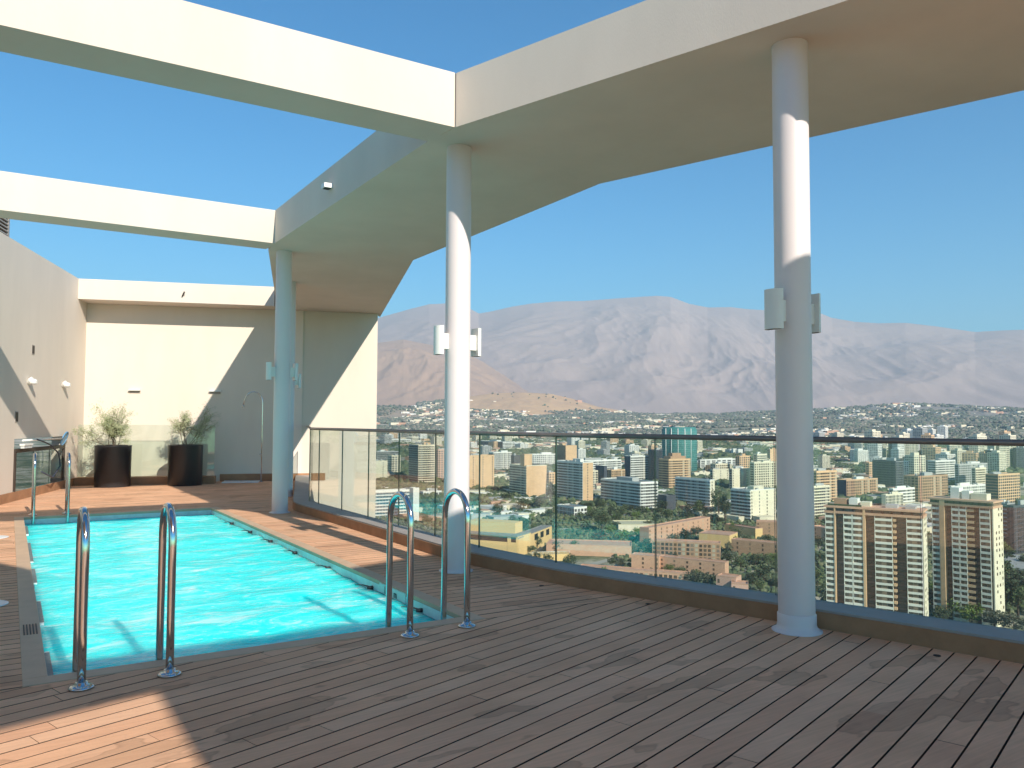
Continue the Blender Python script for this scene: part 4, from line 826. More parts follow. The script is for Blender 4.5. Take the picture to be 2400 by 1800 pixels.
# ---- two near towers built bay by bay
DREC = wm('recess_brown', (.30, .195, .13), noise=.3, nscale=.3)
def big_tower(label, A, B, zt, z0, depth, bays, nfl, rcol=ORG, side_windows=True, crown=3):
    l = math.hypot(B[0]-A[0], B[1]-A[1]); d = ((B[0]-A[0])/l, (B[1]-A[1])/l); n = (d[1], -d[0]); bk = (-n[0], -n[1])
    e = empty('apartment_tower', (A[0], A[1], z0), label, 'apartment tower')
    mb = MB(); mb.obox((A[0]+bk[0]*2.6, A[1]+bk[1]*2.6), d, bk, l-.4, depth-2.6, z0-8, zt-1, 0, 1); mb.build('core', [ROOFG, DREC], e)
    fh = (zt-crown*1.0-z0-1)/nfl
    def P(t, o): return (A[0]+d[0]*t-n[0]*(-o), A[1]+d[1]*t+n[1]*o)
    # roof crown: two horizontal beams with a window strip between
    mb = MB(); mb.prism([P(-.6, .9), P(l+.6, .9), P(l+.6, -depth), P(-.6, -depth)], zt-.9, zt, 0); mb.build('roof_slab', TER, e)
    mb = MB(); mb.prism([P(-.3, .7), P(l+.3, .7), P(l+.3, -depth+.3), P(-.3, -depth+.3)], zt-3.6, zt-2.5); mb.build('crown_beam', TER, e)
    for k in range(10):
        t0 = l*(k+.12)/10; t1 = l*(k+.88)/10; mb = MB(); mb.prism([P(t0, .1), P(t1, .1), P(t1, -2.4), P(t0, -2.4)], zt-2.45, zt-.95); mb.build('crown_window', WINB, e)
    rr = random.Random(int(A[0]))
    for f0, f1, kind in bays:
        t0, t1 = f0*l, f1*l; w = t1-t0
        if kind == 'white':
            mb = MB(); mb.prism([P(t0+.15, -.6), P(t1-.15, -.6), P(t1-.15, -2.6), P(t0+.15, -2.6)], z0-6, zt-3.6); mb.build('bay_wall', CRM, e)
            k = max(2, int(w/2.2)); s = (w-.5)/k
            for f in range(nfl):
                zb = z0+1+f*fh; enc = rr.random()
                m = MB(); o = .32 if enc < .55 else -.35
                for i in range(k): m.prism([P(t0+.25+i*s+.08, o), P(t0+.25+(i+1)*s-.08, o), P(t0+.25+(i+1)*s-.08, -.61), P(t0+.25+i*s+.08, -.61)], zb+fh*.40, zb+fh*.93, bottom=False)
                m.build('window_strip', WINB, e)
                m = MB(); m.prism([P(t0, .45), P(t1, .45), P(t1, -.6), P(t0, -.6)], zb-.05, zb+fh*.38); m.build('balcony', WHT2, e)
            for t in (t0, t1-.22):
                m = MB(); m.prism([P(t, .42), P(t+.2, .42), P(t+.2, -.6), P(t, -.6)], z0, zt-3.7); m.build('bay_edge', WHT2, e)
        elif kind == 'orange':
            m = MB(); m.prism([P(t0+.03, .75), P(t1-.03, .75), P(t1-.03, -2.6), P(t0+.03, -2.6)], z0-6, zt-.95); m.build('brick_column', ORG, e)
        elif kind == 'orangebands':
            for f in range(nfl):
                zb = z0+1+f*fh; m = MB(); m.prism([P(t0, .3), P(t1, .3), P(t1, -2.6), P(t0, -2.6)], zb-.05, zb+fh*.42); m.build('brick_balcony', ORG, e)
                m = MB(); m.prism([P(t0+.1, -1.2), P(t1-.1, -1.2), P(t1-.1, -2.6), P(t0+.1, -2.6)], zb+fh*.42, zb+fh*.94); m.build('window_strip', WINB, e)
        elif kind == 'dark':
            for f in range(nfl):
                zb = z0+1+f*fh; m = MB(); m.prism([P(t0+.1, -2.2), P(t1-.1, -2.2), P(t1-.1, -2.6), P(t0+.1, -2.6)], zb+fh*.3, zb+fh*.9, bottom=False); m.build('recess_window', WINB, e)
    # right end wall
    m = MB(); m.prism([P(l-.39, .2), P(l+.2, .2), P(l+.2, -depth+.4), P(l-.39, -depth+.4)], z0-8, zt-3.6); m.build('end_wall', CRM, e)
    for f in range(nfl):
        zb = z0+1+f*fh; m = MB()
        for q in (.22, .5, .78): 
            if rr.random() < .75: m.prism([P(l+.24, -depth*q), P(l+.24, -depth*q-1.5), P(l+.2, -depth*q-1.5), P(l+.2, -depth*q)], zb+fh*.35, zb+fh*.85)
        if m.v: m.build('end_window', WINB, e)
    return e, P, l
WHT2 = wm('cream_white_balcony', (.84, .79, .67), noise=.10, nscale=.4)
def at_r(x, r): a = az_of(x); return (r*math.sin(a), r*math.cos(a))
zt = z_at(1777, 1091, (*at_r(1777, 424), 0)); A = at_r(1780, 424); B = at_r(1989, 417); 
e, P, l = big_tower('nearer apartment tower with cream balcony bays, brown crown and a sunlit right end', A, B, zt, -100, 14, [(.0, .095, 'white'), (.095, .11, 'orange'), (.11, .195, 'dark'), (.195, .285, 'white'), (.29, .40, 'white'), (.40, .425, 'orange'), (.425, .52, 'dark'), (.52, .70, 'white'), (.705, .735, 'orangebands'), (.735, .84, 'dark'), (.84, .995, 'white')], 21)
mb = MB(); mb.prism([P(-1.5, 2.6), P(l*.27, 2.6), P(l*.27, .95), P(-1.5, .95)], -92, -87); mb.build('podium', BRK, e)
for t, w, hh, m_ in ((.24, .09, 3.6, WHT), (.08, .13, 3.2, BRK), (.36, .1, 2.2, CRM), (.62, .12, 1.6, GRY), (.82, .1, 1.2, GRY)):
    mb = MB(); mb.prism([P(l*t, -4), P(l*(t+w), -4), P(l*(t+w), -10), P(l*t, -10)], zt+.01, zt+hh); mb.build('roof_box', m_, e)
m = MB(); m.prism([P(l*.02, -1.2), P(l*.38, -1.2), P(l*.38, -2.0), P(l*.02, -2.0)], zt+.01, zt+.8); m.build('roof_planting', mat('roof_plants', (.07, .11, .04), .9, noise=.5, nscale=1.), e)
A = at_r(2004, 480); B = at_r(2140, 470); zt2 = z_at(2004, 1074, (*at_r(2004, 480), 0))
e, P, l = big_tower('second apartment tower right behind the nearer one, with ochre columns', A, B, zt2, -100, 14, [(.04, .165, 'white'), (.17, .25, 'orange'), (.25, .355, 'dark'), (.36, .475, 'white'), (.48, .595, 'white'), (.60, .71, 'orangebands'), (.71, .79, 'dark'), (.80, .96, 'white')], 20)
for t, w, hh, m_ in ((.3, .14, 5.6, WHT), (.48, .12, 4.2, WHT), (.62, .25, 3.2, CRM)):
    mb = MB(); mb.prism([P(l*t, -4), P(l*(t+w), -4), P(l*(t+w), -10), P(l*t, -10)], zt2+.01, zt2+hh); mb.build('roof_box', m_, e)
# flat roofed hall with a red sign at the right edge
P1 = on_ground(2142, 1243); e = empty('shopping_hall', P1, 'wide grey flat roofed hall with a red sign at the right edge', 'hall')
A = (P1[0], P1[1]); az = az_of(2142); d = (math.cos(az+.25), -math.sin(az+.25)); bk = (math.sin(az+.25), math.cos(az+.25))
mb = MB(); mb.obox(A, d, bk, 70, 60, P1[2]-5, P1[2]+5.5, 0, 1); mb.build('walls', [ROOFG, BRK], e)
mb = MB(); mb.obox((A[0]-d[0]*1.5-bk[0]*1.5, A[1]-d[1]*1.5-bk[1]*1.5), d, bk, 73, 63, P1[2]+5.51, P1[2]+6.6); mb.build('roof', mat('sheet_roof', (.42, .39, .35), .6, noise=.15, nscale=.1), e)
zs = z_at(2205, 1260, P1); rr_ = math.hypot(P1[0], P1[1]); S1 = at_r(2198, rr_*.975)
sg = empty('red_sign', (S1[0], S1[1], zs), 'red shop sign with pale letters in front of the hall at the right edge', 'sign')
mb = MB(); mb.obox(S1, d, bk, 9.5, .5, zs, zs+4.6); mb.build('panel', mat('sign_red', (.42, .02, .03), .5, noise=.1), sg)
mb = MB(); mb.obox((S1[0]+d[0]*2+bk[0]*.1, S1[1]+d[1]*2+bk[1]*.1), d, bk, .5, .3, P1[2]-4, zs-.01); mb.build('post', GRY, sg)
for ch, t in (('L', 1.0), ('i', 2.7), ('d', 4.3)):
    mw = Matrix(((d[0], 0, -bk[0], S1[0]+d[0]*t-bk[0]*.02), (d[1], 0, -bk[1], S1[1]+d[1]*t-bk[1]*.02), (0, 1, 0, zs+1.0), (0, 0, 0, 1))); text('letter', ch, 3.4, mat('sign_letter', (.8, .6, .45), .5, noise=.05), sg, mw)

# ---- terracotta housing on the valley floor
def bar(label, xl, yl, xr, yr, yt, depth, wall=TER, roof=TRF, style='sparse', win=WINB, cat='terraced houses', right=True, slope=0):
    A = on_ground(xl, yl); B = on_ground(xr, yr); l = math.hypot(B[0]-A[0], B[1]-A[1]); d = ((B[0]-A[0])/l, (B[1]-A[1])/l); bk = (-d[1], d[0])
    z0 = min(A[2], B[2]); z1 = z_at(xl, yt, A); e = empty('terracotta_house', A, label, cat, None)
    mb = MB(); mb.obox(A, d, bk, l, depth, z0-5, z1, 0, 1); mb.build('walls', [roof, wall], e)
    mb = MB(); mb.obox(A, d, bk, l, .4, z1+.01, z1+.7); mb.obox((A[0]+bk[0]*(depth-.4), A[1]+bk[1]*(depth-.4)), d, bk, l, .4, z1+.01, z1+.7); mb.obox((A[0]+bk[0]*.4, A[1]+bk[1]*.4), d, bk, .4, depth-.8, z1+.01, z1+.7); mb.obox((A[0]+bk[0]*.4+d[0]*(l-.4), A[1]+bk[1]*.4+d[1]*(l-.4)), d, bk, .4, depth-.8, z1+.01, z1+.7); mb.build('parapet', roof, e)
    facade(e, A, d, l, z0, z1, style, wall, max(3, int(l/3.)), 2.7, win)
    return e, A, d, bk, l, z1
bar('long terracotta block with a sloping pale edge near the centre glass seam', 1402, 1180, 1534, 1146, 1142, 9, TER, TRF)
bar('square terracotta block with a bright plain right wall', 1510, 1181, 1576, 1188, 1152, 22, YEL, TRF, 'blank')
bar('pale ochre wall block with a sloping top near the right column', 1566, 1152, 1632, 1166, 1133, 9, YEL, TRF, 'blank')
bar('brown terraced block touching the right column on its left', 1634, 1160, 1690, 1163, 1127, 10, BRK, TRF)
bar('long brown terracotta row with many small windows, middle of the valley', 1409, 1209, 1556, 1216, 1168, 10, BRK, TRF, 'grid')
bar('brown terraced row with two white windows left of the right column', 1580, 1199, 1690, 1210, 1166, 9, BRK, TRF)
bar('short terracotta house block with three pale windows', 1364, 1232, 1424, 1238, 1199, 9, TER, TRF)
bar('long low terracotta wing right of the three window block', 1425, 1236, 1566, 1250, 1203, 8, TER, TRF)
bar('lowest long terracotta row just above the terrace sill', 1250, 1250, 1486, 1268, 1224, 8, TER, TRF, 'grid')
bar('left pink terracotta cottage above the sill near the right column', 1547, 1279, 1590, 1284, 1245, 10, PNK, TRF)
bar('right pink terracotta cottage lowest in the valley', 1580, 1290, 1617, 1292, 1262, 10, PNK, TRF)
bar('small terracotta block at the left foot of the near tower', 1752, 1165, 1785, 1172, 1137, 12, TER, TRF)
bar('pale yellow flat roofed sports hall among trees', 1336, 1152, 1422, 1150, 1134, 30, CRM, mat('pale_yellow_roof', (.62, .55, .36), .8, noise=.1), 'blank')
bar('terracotta retaining block behind the yellow deck structures', 1180, 1200, 1364, 1206, 1176, 26, TER, TRF, 'blank')
# ochre house near left
A1 = on_ground(1000, 1196); B1 = on_ground(1118, 1204); l = math.hypot(B1[0]-A1[0], B1[1]-A1[1]); d = ((B1[0]-A1[0])/l, (B1[1]-A1[1])/l); bk = (-d[1], d[0]); zr_ = z_at(1100, 1160, B1)
e = empty('ochre_house', A1, 'flat roofed ochre house with a box upper floor right of the middle column', 'house')
mb = MB(); mb.obox(A1, d, bk, l, 26, A1[2]-5, zr_, 0, 1); mb.build('walls', [ROOFG, YEL], e)
mb = MB(); mb.obox((A1[0]-bk[0]*.6, A1[1]-bk[1]*.6), d, bk, l, 26.6, zr_+.01, zr_+.9); mb.build('roof_slab', ROOFG, e)
mb = MB(); mb.obox((A1[0]-bk[0]*.06, A1[1]-bk[1]*.06), d, bk, l*.97, .05, zr_-4.2, zr_-.6); mb.build('window_strip', WIND, e)
mb = MB(); q = (A1[0]+bk[0]*10, A1[1]+bk[1]*10); zq = zr_+9; mb.obox(q, d, bk, l*.86, 14, zr_+.92, zq); mb.build('upper_floor', YEL, e)
e, A2, d2, b2, l2, z2 = bar('ochre wing with three tall windows beside the flat roofed house', 1120, 1204, 1192, 1172, 1164, 9, YEL, ROOFG, 'blank', cat='house')
for k in range(3):
    mb = MB(); mb.obox((A2[0]+d2[0]*l2*(.45+.18*k)-b2[0]*.06, A2[1]+d2[1]*l2*(.45+.18*k)-b2[1]*.06), d2, b2, l2*.1, .05, z2-6, z2-1.2); mb.build('window', WIND, e)
# yellow terrace structures with rails
e = empty('yellow_terraces', on_ground(1120, 1225), 'yellow stepped garden terraces with white stair rails low behind the glass', 'terraces')
for k, (xa, ya, xb, yb, wd) in enumerate(((1005, 1216, 1120, 1226, 9), (1060, 1232, 1180, 1240, 9), (1150, 1216, 1232, 1212, 14))):
    A = on_ground(xa, ya); B = on_ground(xb, yb); l = math.hypot(B[0]-A[0], B[1]-A[1]); d = ((B[0]-A[0])/l, (B[1]-A[1])/l); bk = (-d[1], d[0]); mb = MB(); mb.obox(A, d, bk, l, wd, A[2]-4, A[2]+3+k); mb.build('terrace_block', YEL, e)
    mb = MB(); zz = A[2]+3+k
    for j in range(int(l/4)+1): mb.tube([(A[0]+d[0]*j*4, A[1]+d[1]*j*4, zz), (A[0]+d[0]*j*4, A[1]+d[1]*j*4, zz+2)], .12, 5)
    mb.tube([(A[0], A[1], zz+2), (A[0]+d[0]*l, A[1]+d[1]*l, zz+2)], .16, 5); mb.build('guard_rail', WHT, e)

# ---- pale tracks and a road in the valley
def road(name, pts, w):
    P = [on_ground(*p) for p in pts]; L_ = []; R_ = []
    fine = []
    for a, b in zip(P[:-1], P[1:]):
        for k in range(12): t = k/12; fine.append((a[0]+(b[0]-a[0])*t, a[1]+(b[1]-a[1])*t))
    for i, p in enumerate(fine):
        q = fine[min(i+1, len(fine)-1)]; o_ = fine[max(i-1, 0)]; dx, dy = q[0]-o_[0], q[1]-o_[1]; l = math.hypot(dx, dy) or 1; n = (dy/l*w/2, -dx/l*w/2)
        L_.append((p[0]-n[0], p[1]-n[1])); R_.append((p[0]+n[0], p[1]+n[1]))
    mb = MB()
    for i in range(len(fine)-1):
        q = [L_[i], R_[i], R_[i+1], L_[i+1]]; mb.poly([(x, y, float(ground_z(x, y))+.35) for x, y in q])
    tag(mb.build(name, mat(name+'_surface', (.42, .38, .31) if name == 'path' else (.20, .20, .195), .95, noise=.2, nscale=.1)), kind='structure')
road('path', [(1070, 1152), (1130, 1148), (1200, 1146), (1262, 1136), (1330, 1128)], 9)
road('road', [(1000, 1128), (1100, 1122), (1200, 1124), (1290, 1116), (1420, 1112), (1560, 1122), (1640, 1118), (1740, 1140)], 12)
road('road', [(2040, 1262), (2110, 1272), (2240, 1280)], 12)
road('path', [(1364, 1192), (1320, 1210), (1280, 1222), (1230, 1236)], 7)
# ---- trees
def crown_mesh(seed, h, w, nclump, nleaf, ls, conifer=False):
    rr = np.random.default_rng(seed); v = []; f = []
    for c in range(nclump):
        if conifer:
            t = rr.uniform(.05, 1); rad = w*.5*(1-t)**.8; a = rr.uniform(0, 6.28); cc = np.array([rad*math.cos(a)*rr.uniform(.3, 1), rad*math.sin(a)*rr.uniform(.3, 1), h*(.12+.88*t)]); cr = w*.10
        else:
            q = rr.normal(size=3); q /= np.linalg.norm(q); s = rr.uniform(.35, 1)**.6; cc = np.array([q[0]*w*.40*s, q[1]*w*.40*s, h*.62+q[2]*h*.30*s]); cr = w*rr.uniform(.10, .17)
        for k in range(nleaf):
            p = cc+rr.normal(size=3)*cr*.6; n = rr.normal(size=3); n /= np.linalg.norm(n); u = np.cross(n, rr.normal(size=3)); u /= np.linalg.norm(u); w2 = np.cross(n, u); s = ls*rr.uniform(.6, 1.3); b = len(v)
            v += [p-u*s, p-w2*s*.7, p+u*s, p+w2*s*.7]; f.append((b, b+1, b+2, b+3))
    return np.array(v), np.array(f)
def leafmat(name, c1, c2):
    m = mat(name, c1, .85); nt = m.node_tree; N = nt.nodes; L = nt.links; g = N.new('ShaderNodeNewGeometry'); r = N.new('ShaderNodeValToRGB'); L.new(g.outputs['Random Per Island'], r.inputs[0]); e = r.color_ramp.elements; e[0].color = (*c1, 1); e[1].color = (*c2, 1)
    L.new(r.outputs[0], N['Principled BSDF'].inputs['Base Color']); rand_tint(m, .3); return m
LG = [leafmat('leaves_dark', (.030, .048, .022), (.065, .085, .035)), leafmat('leaves_mid', (.05, .078, .028), (.11, .13, .05)), leafmat('leaves_bright', (.10, .155, .03), (.19, .25, .055)), leafmat('leaves_grey', (.07, .085, .055), (.13, .14, .09))]
TRUNK = mat('bark', (.10, .07, .05), .9, noise=.3, nscale=1.)
CROWN = {}
for kind in range(4):
    for sd in range(3):
        v, f = crown_mesh(100+kind*10+sd, 10, 9, 26, 26, .42); CROWN[(kind, sd)] = np_mesh('crown', v, f, [LG[kind]], False)
v, f = crown_mesh(77, 16, 7, 60, 22, .38, True); CON = np_mesh('crown', v, f, [LG[0]], False)
mb = MB(); mb.tube([(0, 0, -1), (.05, 0, 3), (0, .1, 6)], [.35, .25, .12], 7)
for k in range(4): mb.tube([(0, 0, 3+k*.5), (1.6*math.cos(k*1.6), 1.6*math.sin(k*1.6), 5.2+k*.5)], [.14, .06], 5)
TRM = mb.mesh('trunk', TRUNK)
def tree(P, h, w, kind, label, group, conifer=False):
    e = empty('conifer' if conifer else 'tree', P, label, 'tree', group, rz=random.uniform(0, 6.28)); s = h/(16 if conifer else 10.); sw = w/(7 if conifer else 9.)
    link('trunk', TRM, e, sc=(s, s, s)); link('crown', CON if conifer else CROWN[(kind, random.randrange(3))], e, sc=(sw, sw, s)); return e
KN = ['dark green', 'mid green', 'bright green', 'grey green']
# (x, y of the foot, height px, width px, kind, what it stands by)
TL = [(1145, 1062, 24, 24, 0, 'before the wide ochre block'), (1095, 1090, 26, 34, 1, 'left of the wide ochre block'), (1075, 1112, 26, 36, 0, 'above the ochre house'), (1130, 1105, 30, 34, 1, 'below the wide ochre block'), (1165, 1098, 26, 30, 0, 'at the right foot of the wide ochre block'), (1190, 1090, 50, 22, 0, 'between ochre block and gridded tower'), (1215, 1108, 20, 24, 1, 'left of the white pavilion'), (1190, 1120, 22, 30, 1, 'right above the ochre wing'), (1278, 1125, 26, 30, 1, 'right of the white pavilion'), (1300, 1150, 44, 40, 1, 'tall, before the broad banded block'),
 (1290, 1180, 30, 34, 3, 'behind the terracotta hillside block'), (1318, 1160, 26, 30, 2, 'by the pale yellow hall left side'), (1345, 1172, 26, 34, 2, 'bright, under the yellow hall'), (1380, 1165, 24, 30, 2, 'bright, right of yellow hall bushes'), (1395, 1190, 26, 32, 3, 'left end of the long brown row'), (1372, 1200, 22, 26, 3, 'above the three window block'), (1340, 1118, 20, 34, 1, 'under the broad banded block'), (1385, 1116, 22, 30, 0, 'right under the broad banded block'), (1430, 1108, 26, 28, 0, 'in the shade right of the stepped block'), (1445, 1124, 24, 34, 1, 'left foot of the central slab'),
 (1490, 1122, 30, 36, 0, 'front of the central banded slab'), (1512, 1118, 36, 30, 1, 'right front of the central banded slab'), (1553, 1120, 58, 36, 1, 'tall, right of the central banded slab'), (1566, 1132, 60, 26, 0, 'tall dark, left of the cream front slab'), (1545, 1135, 24, 26, 0, 'behind the square terracotta block'), (1478, 1178, 34, 30, 0, 'inside the long terracotta block court'), (1455, 1180, 26, 30, 3, 'inside the court, left of the dark one'), (1500, 1180, 20, 24, 0, 'inside the court near the square block'), (1592, 1170, 26, 28, 1, 'right of the square terracotta block'), (1612, 1176, 18, 24, 1, 'between square block and brown row'),
 (1580, 1215, 24, 30, 3, 'left end of the brown row with white windows'), (1600, 1232, 28, 36, 1, 'below the brown row with white windows'), (1632, 1225, 26, 30, 1, 'right below the brown row with white windows'), (1650, 1262, 40, 40, 0, 'dark, left of the right column low down'), (1625, 1265, 24, 30, 0, 'right of the pink cottages'), (1500, 1268, 34, 44, 3, 'below the long terracotta wing'), (1530, 1272, 34, 36, 3, 'left of the pink cottages'), (1470, 1250, 24, 30, 1, 'under the long terracotta wing left part'), (1445, 1240, 20, 26, 2, 'bright, right of the three window block'), (1343, 1232, 26, 26, 3, 'left of the three window block'), (1322, 1226, 22, 26, 1, 'on the terracotta hillside'),
 (1660, 1172, 16, 22, 1, 'front of the brown block by the right column'), (1745, 1180, 20, 24, 1, 'right of the right column by the ochre block'), (1755, 1225, 30, 30, 0, 'left foot of the nearer tower'), (1765, 1265, 34, 36, 1, 'left of the nearer tower podium'), (1750, 1300, 34, 40, 0, 'lowest, right beside the right column'), (1790, 1310, 34, 40, 3, 'under the podium of the nearer tower'), (1830, 1320, 30, 40, 0, 'under the left part of the nearer tower'),
 (2022, 1320, 36, 36, 1, 'right foot of the nearer tower'), (2045, 1335, 44, 46, 2, 'bright round, below the second tower'), (2075, 1345, 36, 40, 2, 'bright, right of the round bright one'), (2100, 1355, 36, 44, 2, 'bright, lower centre below the second tower'), (2030, 1350, 30, 40, 1, 'lower right of the nearer tower'), (2060, 1302, 30, 34, 1, 'at the foot of the second tower'), (2085, 1318, 48, 34, 0, 'dark, before the second tower'), (2105, 1310, 50, 40, 0, 'dark, right foot of the second tower'), (2130, 1330, 60, 46, 0, 'large dark, right of the second tower'), (2165, 1335, 70, 56, 0, 'largest dark, under the hall roof'), (2200, 1345, 60, 50, 1, 'at the right picture edge'), (2150, 1362, 34, 44, 3, 'grey, above the sill at the right'), (2190, 1375, 34, 50, 3, 'grey, lowest at the right edge'), (2175, 1290, 60, 40, 1, 'behind the largest dark one'), (2208, 1300, 50, 40, 0, 'behind the right edge one'),
 (2160, 1192, 24, 30, 1, 'behind the hall roof'), (2195, 1190, 30, 36, 1, 'behind the hall roof at the edge'), (1830, 1040, 16, 30, 1, 'far park left of the dark banded office'), (1790, 1030, 16, 30, 1, 'far park above the ochre domed block'), (1850, 1028, 16, 30, 1, 'far park near the brown gridded block')]
for i, (x, yb, hp, wp, kd, where) in enumerate(TL):
    P = on_ground(x, yb); r = math.hypot(P[0], P[1]); k = r*2400/2212/FPX/math.cos(abs(math.atan2(P[0], P[1])-YAW))
    tree(P, hp*k, wp*k, kd, '%s tree %s' % (KN[kd], where.replace('dark, ', '').replace('bright, ', '').replace('grey, ', '')), 'trees between the buildings')
P = on_ground(2122, 1330); tree((P[0]*1.03, P[1]*1.03, P[2]), 26, 13, 0, 'tall dark conifer right of the second near tower', None, True)
P = on_ground(2150, 1310); tree(P, 30, 15, 0, 'tallest dark conifer under the grey hall roof', None, True)
BOX = []
# ---- scattered individual trees, houses and far towers
def rnd_pt(a0, a1, r0, r1):
    a = random.uniform(a0, a1); r = math.sqrt(random.uniform(r0*r0, r1*r1)); x, y = r*math.sin(a), r*math.cos(a); return (x, y, float(ground_z(x, y)))
a_l, a_r = az_of(800), az_of(2230)
for i in range(225):
    P = rnd_pt(a_l, a_r, 400, 930); tree(P, random.uniform(6, 11), random.uniform(7, 12), random.choice([0, 0, 1, 1, 1, 3, 2]), 'small tree of the loose tree cover between the valley houses', 'tree cover between the houses')
HM = []
for k in range(8):
    w_, d_, h_ = random.uniform(9, 20), random.uniform(8, 14), random.uniform(3, 8); mb = MB(); wl = [CRM, CRM, WHT, TER, GRY, CRM, ORG, BRK][k]; rf = [TRF, TRF, ROOFG, TRF, ROOFG, ROOFG, WHT, TRF][k]
    mb.prism([(-w_/2, -d_/2), (w_/2, -d_/2), (w_/2, d_/2), (-w_/2, d_/2)], -4, h_, 1 if k in (2, 4, 5, 6) else 0, 0, bottom=False)
    if k not in (2, 4, 5, 6):
        z = h_; mb.poly([(-w_/2-.5, -d_/2-.5, z), (w_/2+.5, -d_/2-.5, z), (w_/2, 0, z+2.6), (-w_/2, 0, z+2.6)], 1); mb.poly([(w_/2+.5, d_/2+.5, z), (-w_/2-.5, d_/2+.5, z), (-w_/2, 0, z+2.6), (w_/2, 0, z+2.6)], 1)
        mb.poly([(-w_/2, -d_/2, z), (-w_/2, 0, z+2.5), (-w_/2, d_/2, z)], 0); mb.poly([(w_/2, -d_/2, z), (w_/2, d_/2, z), (w_/2, 0, z+2.5)], 0)
    for j in range(int(w_/3)): mb.prism([(-w_/2+1+j*3, -d_/2-.05), (-w_/2+2.4+j*3, -d_/2-.05), (-w_/2+2.4+j*3, -d_/2), (-w_/2+1+j*3, -d_/2)], 1, 2.4, 2)
    HM.append(mb.mesh('house', [wl, rf, WIN]))
ntag = 0
for i in range(170):
    P = rnd_pt(a_l, a_r, 900, 2300); o = link('small_house', random.choice(HM), None, P, random.choice([0, .3, -.5, -.9])+random.uniform(-.1, .1), (random.uniform(.8, 1.5),)*3)
    tag(o, 'small low house in the tree cover of the plain beyond the towers', 'house', 'small houses on the plain')
KT = []
for k, (wl, st) in enumerate(((CRM, 'grid'), (WHT, 'band'), (ORG, 'grid'), (GRY, 'fin'), (CRM, 'grid'), (WHT, 'band'))):
    mb = MB(); w_, d_, h_ = (18, 16, 42); mb.prism([(-w_/2, -d_/2), (w_/2, -d_/2), (w_/2, d_/2), (-w_/2, d_/2)], -6, h_, 1, 0, bottom=False); mb.prism([(-4, -3), (4, -3), (4, 4), (-4, 4)], h_, h_+3.5, 0)
    for f in range(13):
        for j in range(5):
            mb.prism([(-w_/2+.8+j*3.5, -d_/2-.06), (-w_/2+3.0+j*3.5, -d_/2-.06), (-w_/2+3.0+j*3.5, -d_/2), (-w_/2+.8+j*3.5, -d_/2)], 1+f*3.1, 2.7+f*3.1, 2, bottom=False); mb.prism([(-w_/2-.06, -d_/2+.6+j*3.1), (-w_/2, -d_/2+.6+j*3.1), (-w_/2, -d_/2+2.6+j*3.1), (-w_/2-.06, -d_/2+2.6+j*3.1)], 1+f*3.1, 2.7+f*3.1, 2, bottom=False)
    KT.append(mb.mesh('far_tower', [wl, ROOFG, WIN]))
for i in range(118):
    P = rnd_pt(az_of(1860), a_r, 1150, 2400) if i < 48 else rnd_pt(az_of(820), az_of(1860), 1150, 2300)
    zt = (lambda s: (s, s, random.uniform(.5, 1.1) if i < 48 else random.uniform(.3, .7)))(random.uniform(.8, 1.4))
    o = link('far_tower', random.choice(KT), None, P, random.uniform(-.4, .4), zt)
    if i < 48: tag(o, 'plain high rise in the distant cluster below the right part of the handrail', 'high rise', 'distant high rises on the right')
    else: tag(o, 'low plain block in the distance left of the right column', 'block', 'distant blocks on the plain')
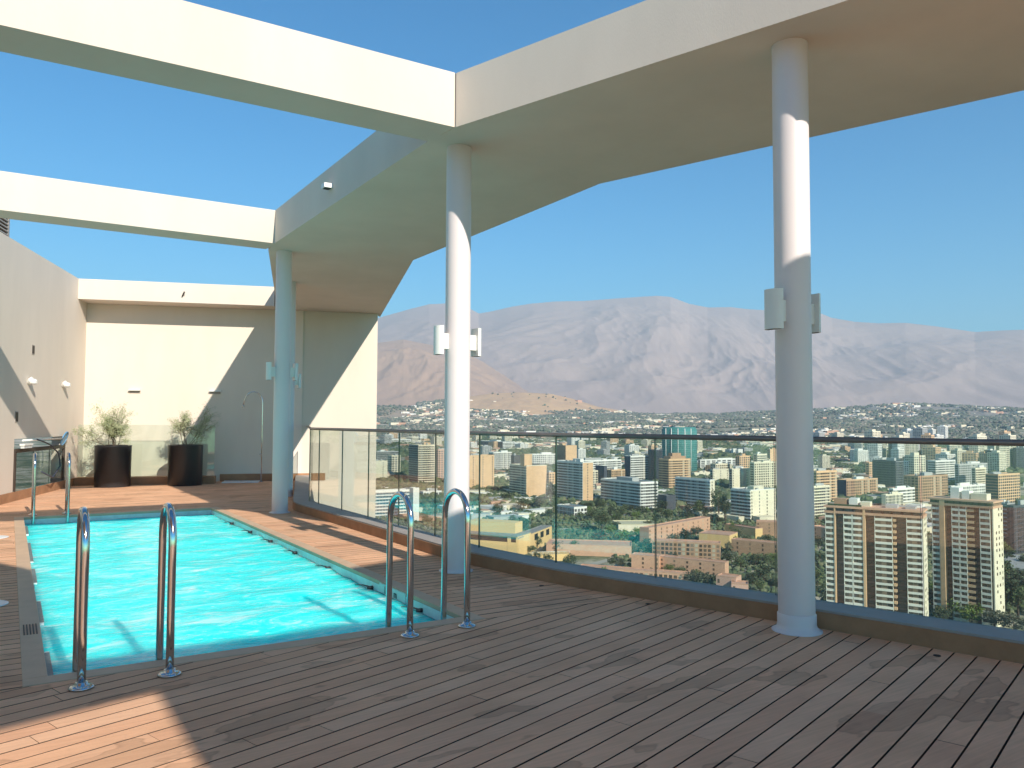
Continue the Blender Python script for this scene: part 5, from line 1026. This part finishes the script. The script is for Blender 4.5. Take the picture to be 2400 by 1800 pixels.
# --- far tree cover and far houses: nobody could count these
def blobs(n, a0, a1, r0, r1, smin, smax, thr, seed, mats, name, boxes=False, pw=2.):
    g = np.random.default_rng(seed); a = g.uniform(a0, a1, n); r = (g.uniform(r0**pw, r1**pw, n))**(1/pw); x = r*np.sin(a); y = r*np.cos(a)
    keep = fbm(x/160., y/160., 3, seed) > thr; x, y, r = x[keep], y[keep], r[keep]; z = surface_z(x, y); g0 = ground_z(x, y)
    if r1 > 4000:
        R2 = RIDGES[2]; aa = np.arctan2(x, y); bare = (aa > az_of(1010)) & (aa < az_of(1360)) & (z > g0+25) & (r > 4750); kk = ~bare | (g.uniform(0, 1, len(x)) < .02); x, y, r, z = x[kk], y[kk], r[kk], z[kk]
    m = len(x); s = g.uniform(smin, smax, m)*(1+r/6000)
    if boxes:
        bv = np.array([(-1, -1, -1), (1, -1, -1), (1, 1, -1), (-1, 1, -1), (-1, -1, 1), (1, -1, 1), (1, 1, 1), (-1, 1, 1)], float); bf = np.array([(0, 1, 5, 4), (1, 2, 6, 5), (2, 3, 7, 6), (3, 0, 4, 7), (4, 5, 6, 7)])
        V = bv[None]*np.stack([s*g.uniform(.6, 1.5, m), s*g.uniform(.5, 1.1, m), s*g.uniform(.3, .7, m)], -1)[:, None]; th = g.uniform(-.6, .4, m); c, sn = np.cos(th)[:, None], np.sin(th)[:, None]
        V = np.stack([V[..., 0]*c-V[..., 1]*sn, V[..., 0]*sn+V[..., 1]*c, V[..., 2]], -1); fm = np.repeat(g.integers(0, len(mats), m), 5)
    else:
        # tuft: three crossed leaf fans and a rough cap, 12 triangles-as-quads of irregular outline
        ph = (1+5**.5)/2; iv = np.array([(-1, ph, 0), (1, ph, 0), (-1, -ph, 0), (1, -ph, 0), (0, -1, ph), (0, 1, ph), (0, -1, -ph), (0, 1, -ph), (ph, 0, -1), (ph, 0, 1), (-ph, 0, -1), (-ph, 0, 1)])/1.9
        it = np.array([(0, 11, 5), (0, 5, 1), (0, 1, 7), (0, 7, 10), (0, 10, 11), (1, 5, 9), (5, 11, 4), (11, 10, 2), (10, 7, 6), (7, 1, 8), (3, 9, 4), (3, 4, 2), (3, 2, 6), (3, 6, 8), (3, 8, 9), (4, 9, 5), (2, 4, 11), (6, 2, 10), (8, 6, 7), (9, 8, 1)])
        bf = it; V = iv[None]*(1+g.uniform(-.32, .32, (m, 12, 1)))*np.stack([s, s, s*g.uniform(.7, 1.1, m)], -1)[:, None]+np.stack([0*s, 0*s, s*.6], -1)[:, None]; fm = np.repeat(g.integers(0, len(mats), m), 20)
    V = V+np.stack([x, y, z], -1)[:, None]; nv = V.shape[1]; F = (bf[None]+(np.arange(m)*nv)[:, None, None]).reshape(-1, bf.shape[1])
    o = link(name, np_mesh(name, V.reshape(-1, 3), F, mats, False, fm)); return o
def flat(n, c, c2): return mat(n, c, .95, noise=.4, nscale=.06, col2=c2)
FT = [flat('far_leaves_dark', (.045, .07, .035), (.075, .10, .05)), flat('far_leaves_mid', (.08, .11, .05), (.13, .155, .07)), flat('far_leaves_olive', (.12, .14, .07), (.18, .18, .10))]
tag(blobs(52000, a_l-.02, a_r+.03, 900, 2400, 2.4, 4.8, .47, 3, FT, 'city_tree_cover'), 'dense green tree cover filling the plain between all buildings', 'tree cover', kind='stuff')
tag(blobs(16000, a_l-.02, a_r+.03, 380, 900, .8, 2.1, .46, 8, FT, 'valley_shrubs'), 'low green shrubs and hedges between the terracotta houses', 'shrubs', kind='stuff')
FT2 = [flat('hazed_scrub_grey', (.12, .15, .10), (.17, .19, .13)), flat('hazed_scrub_dark', (.08, .095, .075), (.12, .13, .10)), flat('hazed_scrub_dry', (.19, .175, .135), (.25, .22, .17))]  # far trees paled and greyed so their colour carries distance haze
tag(blobs(60000, a_l-.02, a_r+.03, 2300, 5600, 2.6, 5.2, .47, 4, FT2, 'far_tree_cover'), 'dark green wooded belt at the foot of the mountains', 'tree cover', kind='stuff')
FH = [CRM, CRM, GRY, TRF, WHT, CRM]
tag(blobs(13000, a_l-.02, a_r+.03, 2200, 5600, 3, 9, .50, 14, FH, 'far_houses', True), 'countless tiny pale houses below the hills', 'houses', kind='stuff')
tag(blobs(6500, a_l-.02, a_r+.03, 800, 2300, 4, 10, .48, 24, FH, 'low_roofs', True), 'many low pale roofs showing between the trees', 'houses', kind='stuff')
# ------------------------------------------------------------------ haze
mb = MB(); mb.prism([(-9000, -3000), (22000, -3000), (22000, 21500), (-9000, 21500)], -400, 2750)
hz = bpy.data.materials.new('haze_air'); hz.use_nodes = True; N = hz.node_tree.nodes; N.remove(N['Principled BSDF'])
pv = N.new('ShaderNodeVolumePrincipled'); pv.inputs['Color'].default_value = (.60, .82, .98, 1); pv.inputs['Density'].default_value = 6.2e-5; pv.inputs['Anisotropy'].default_value = 0.0
hz.node_tree.links.new(pv.outputs[0], N['Material Output'].inputs['Volume'])
tag(mb.build('haze', hz), kind='stuff', label='thin pale haze in the air towards the mountains', cat='haze')
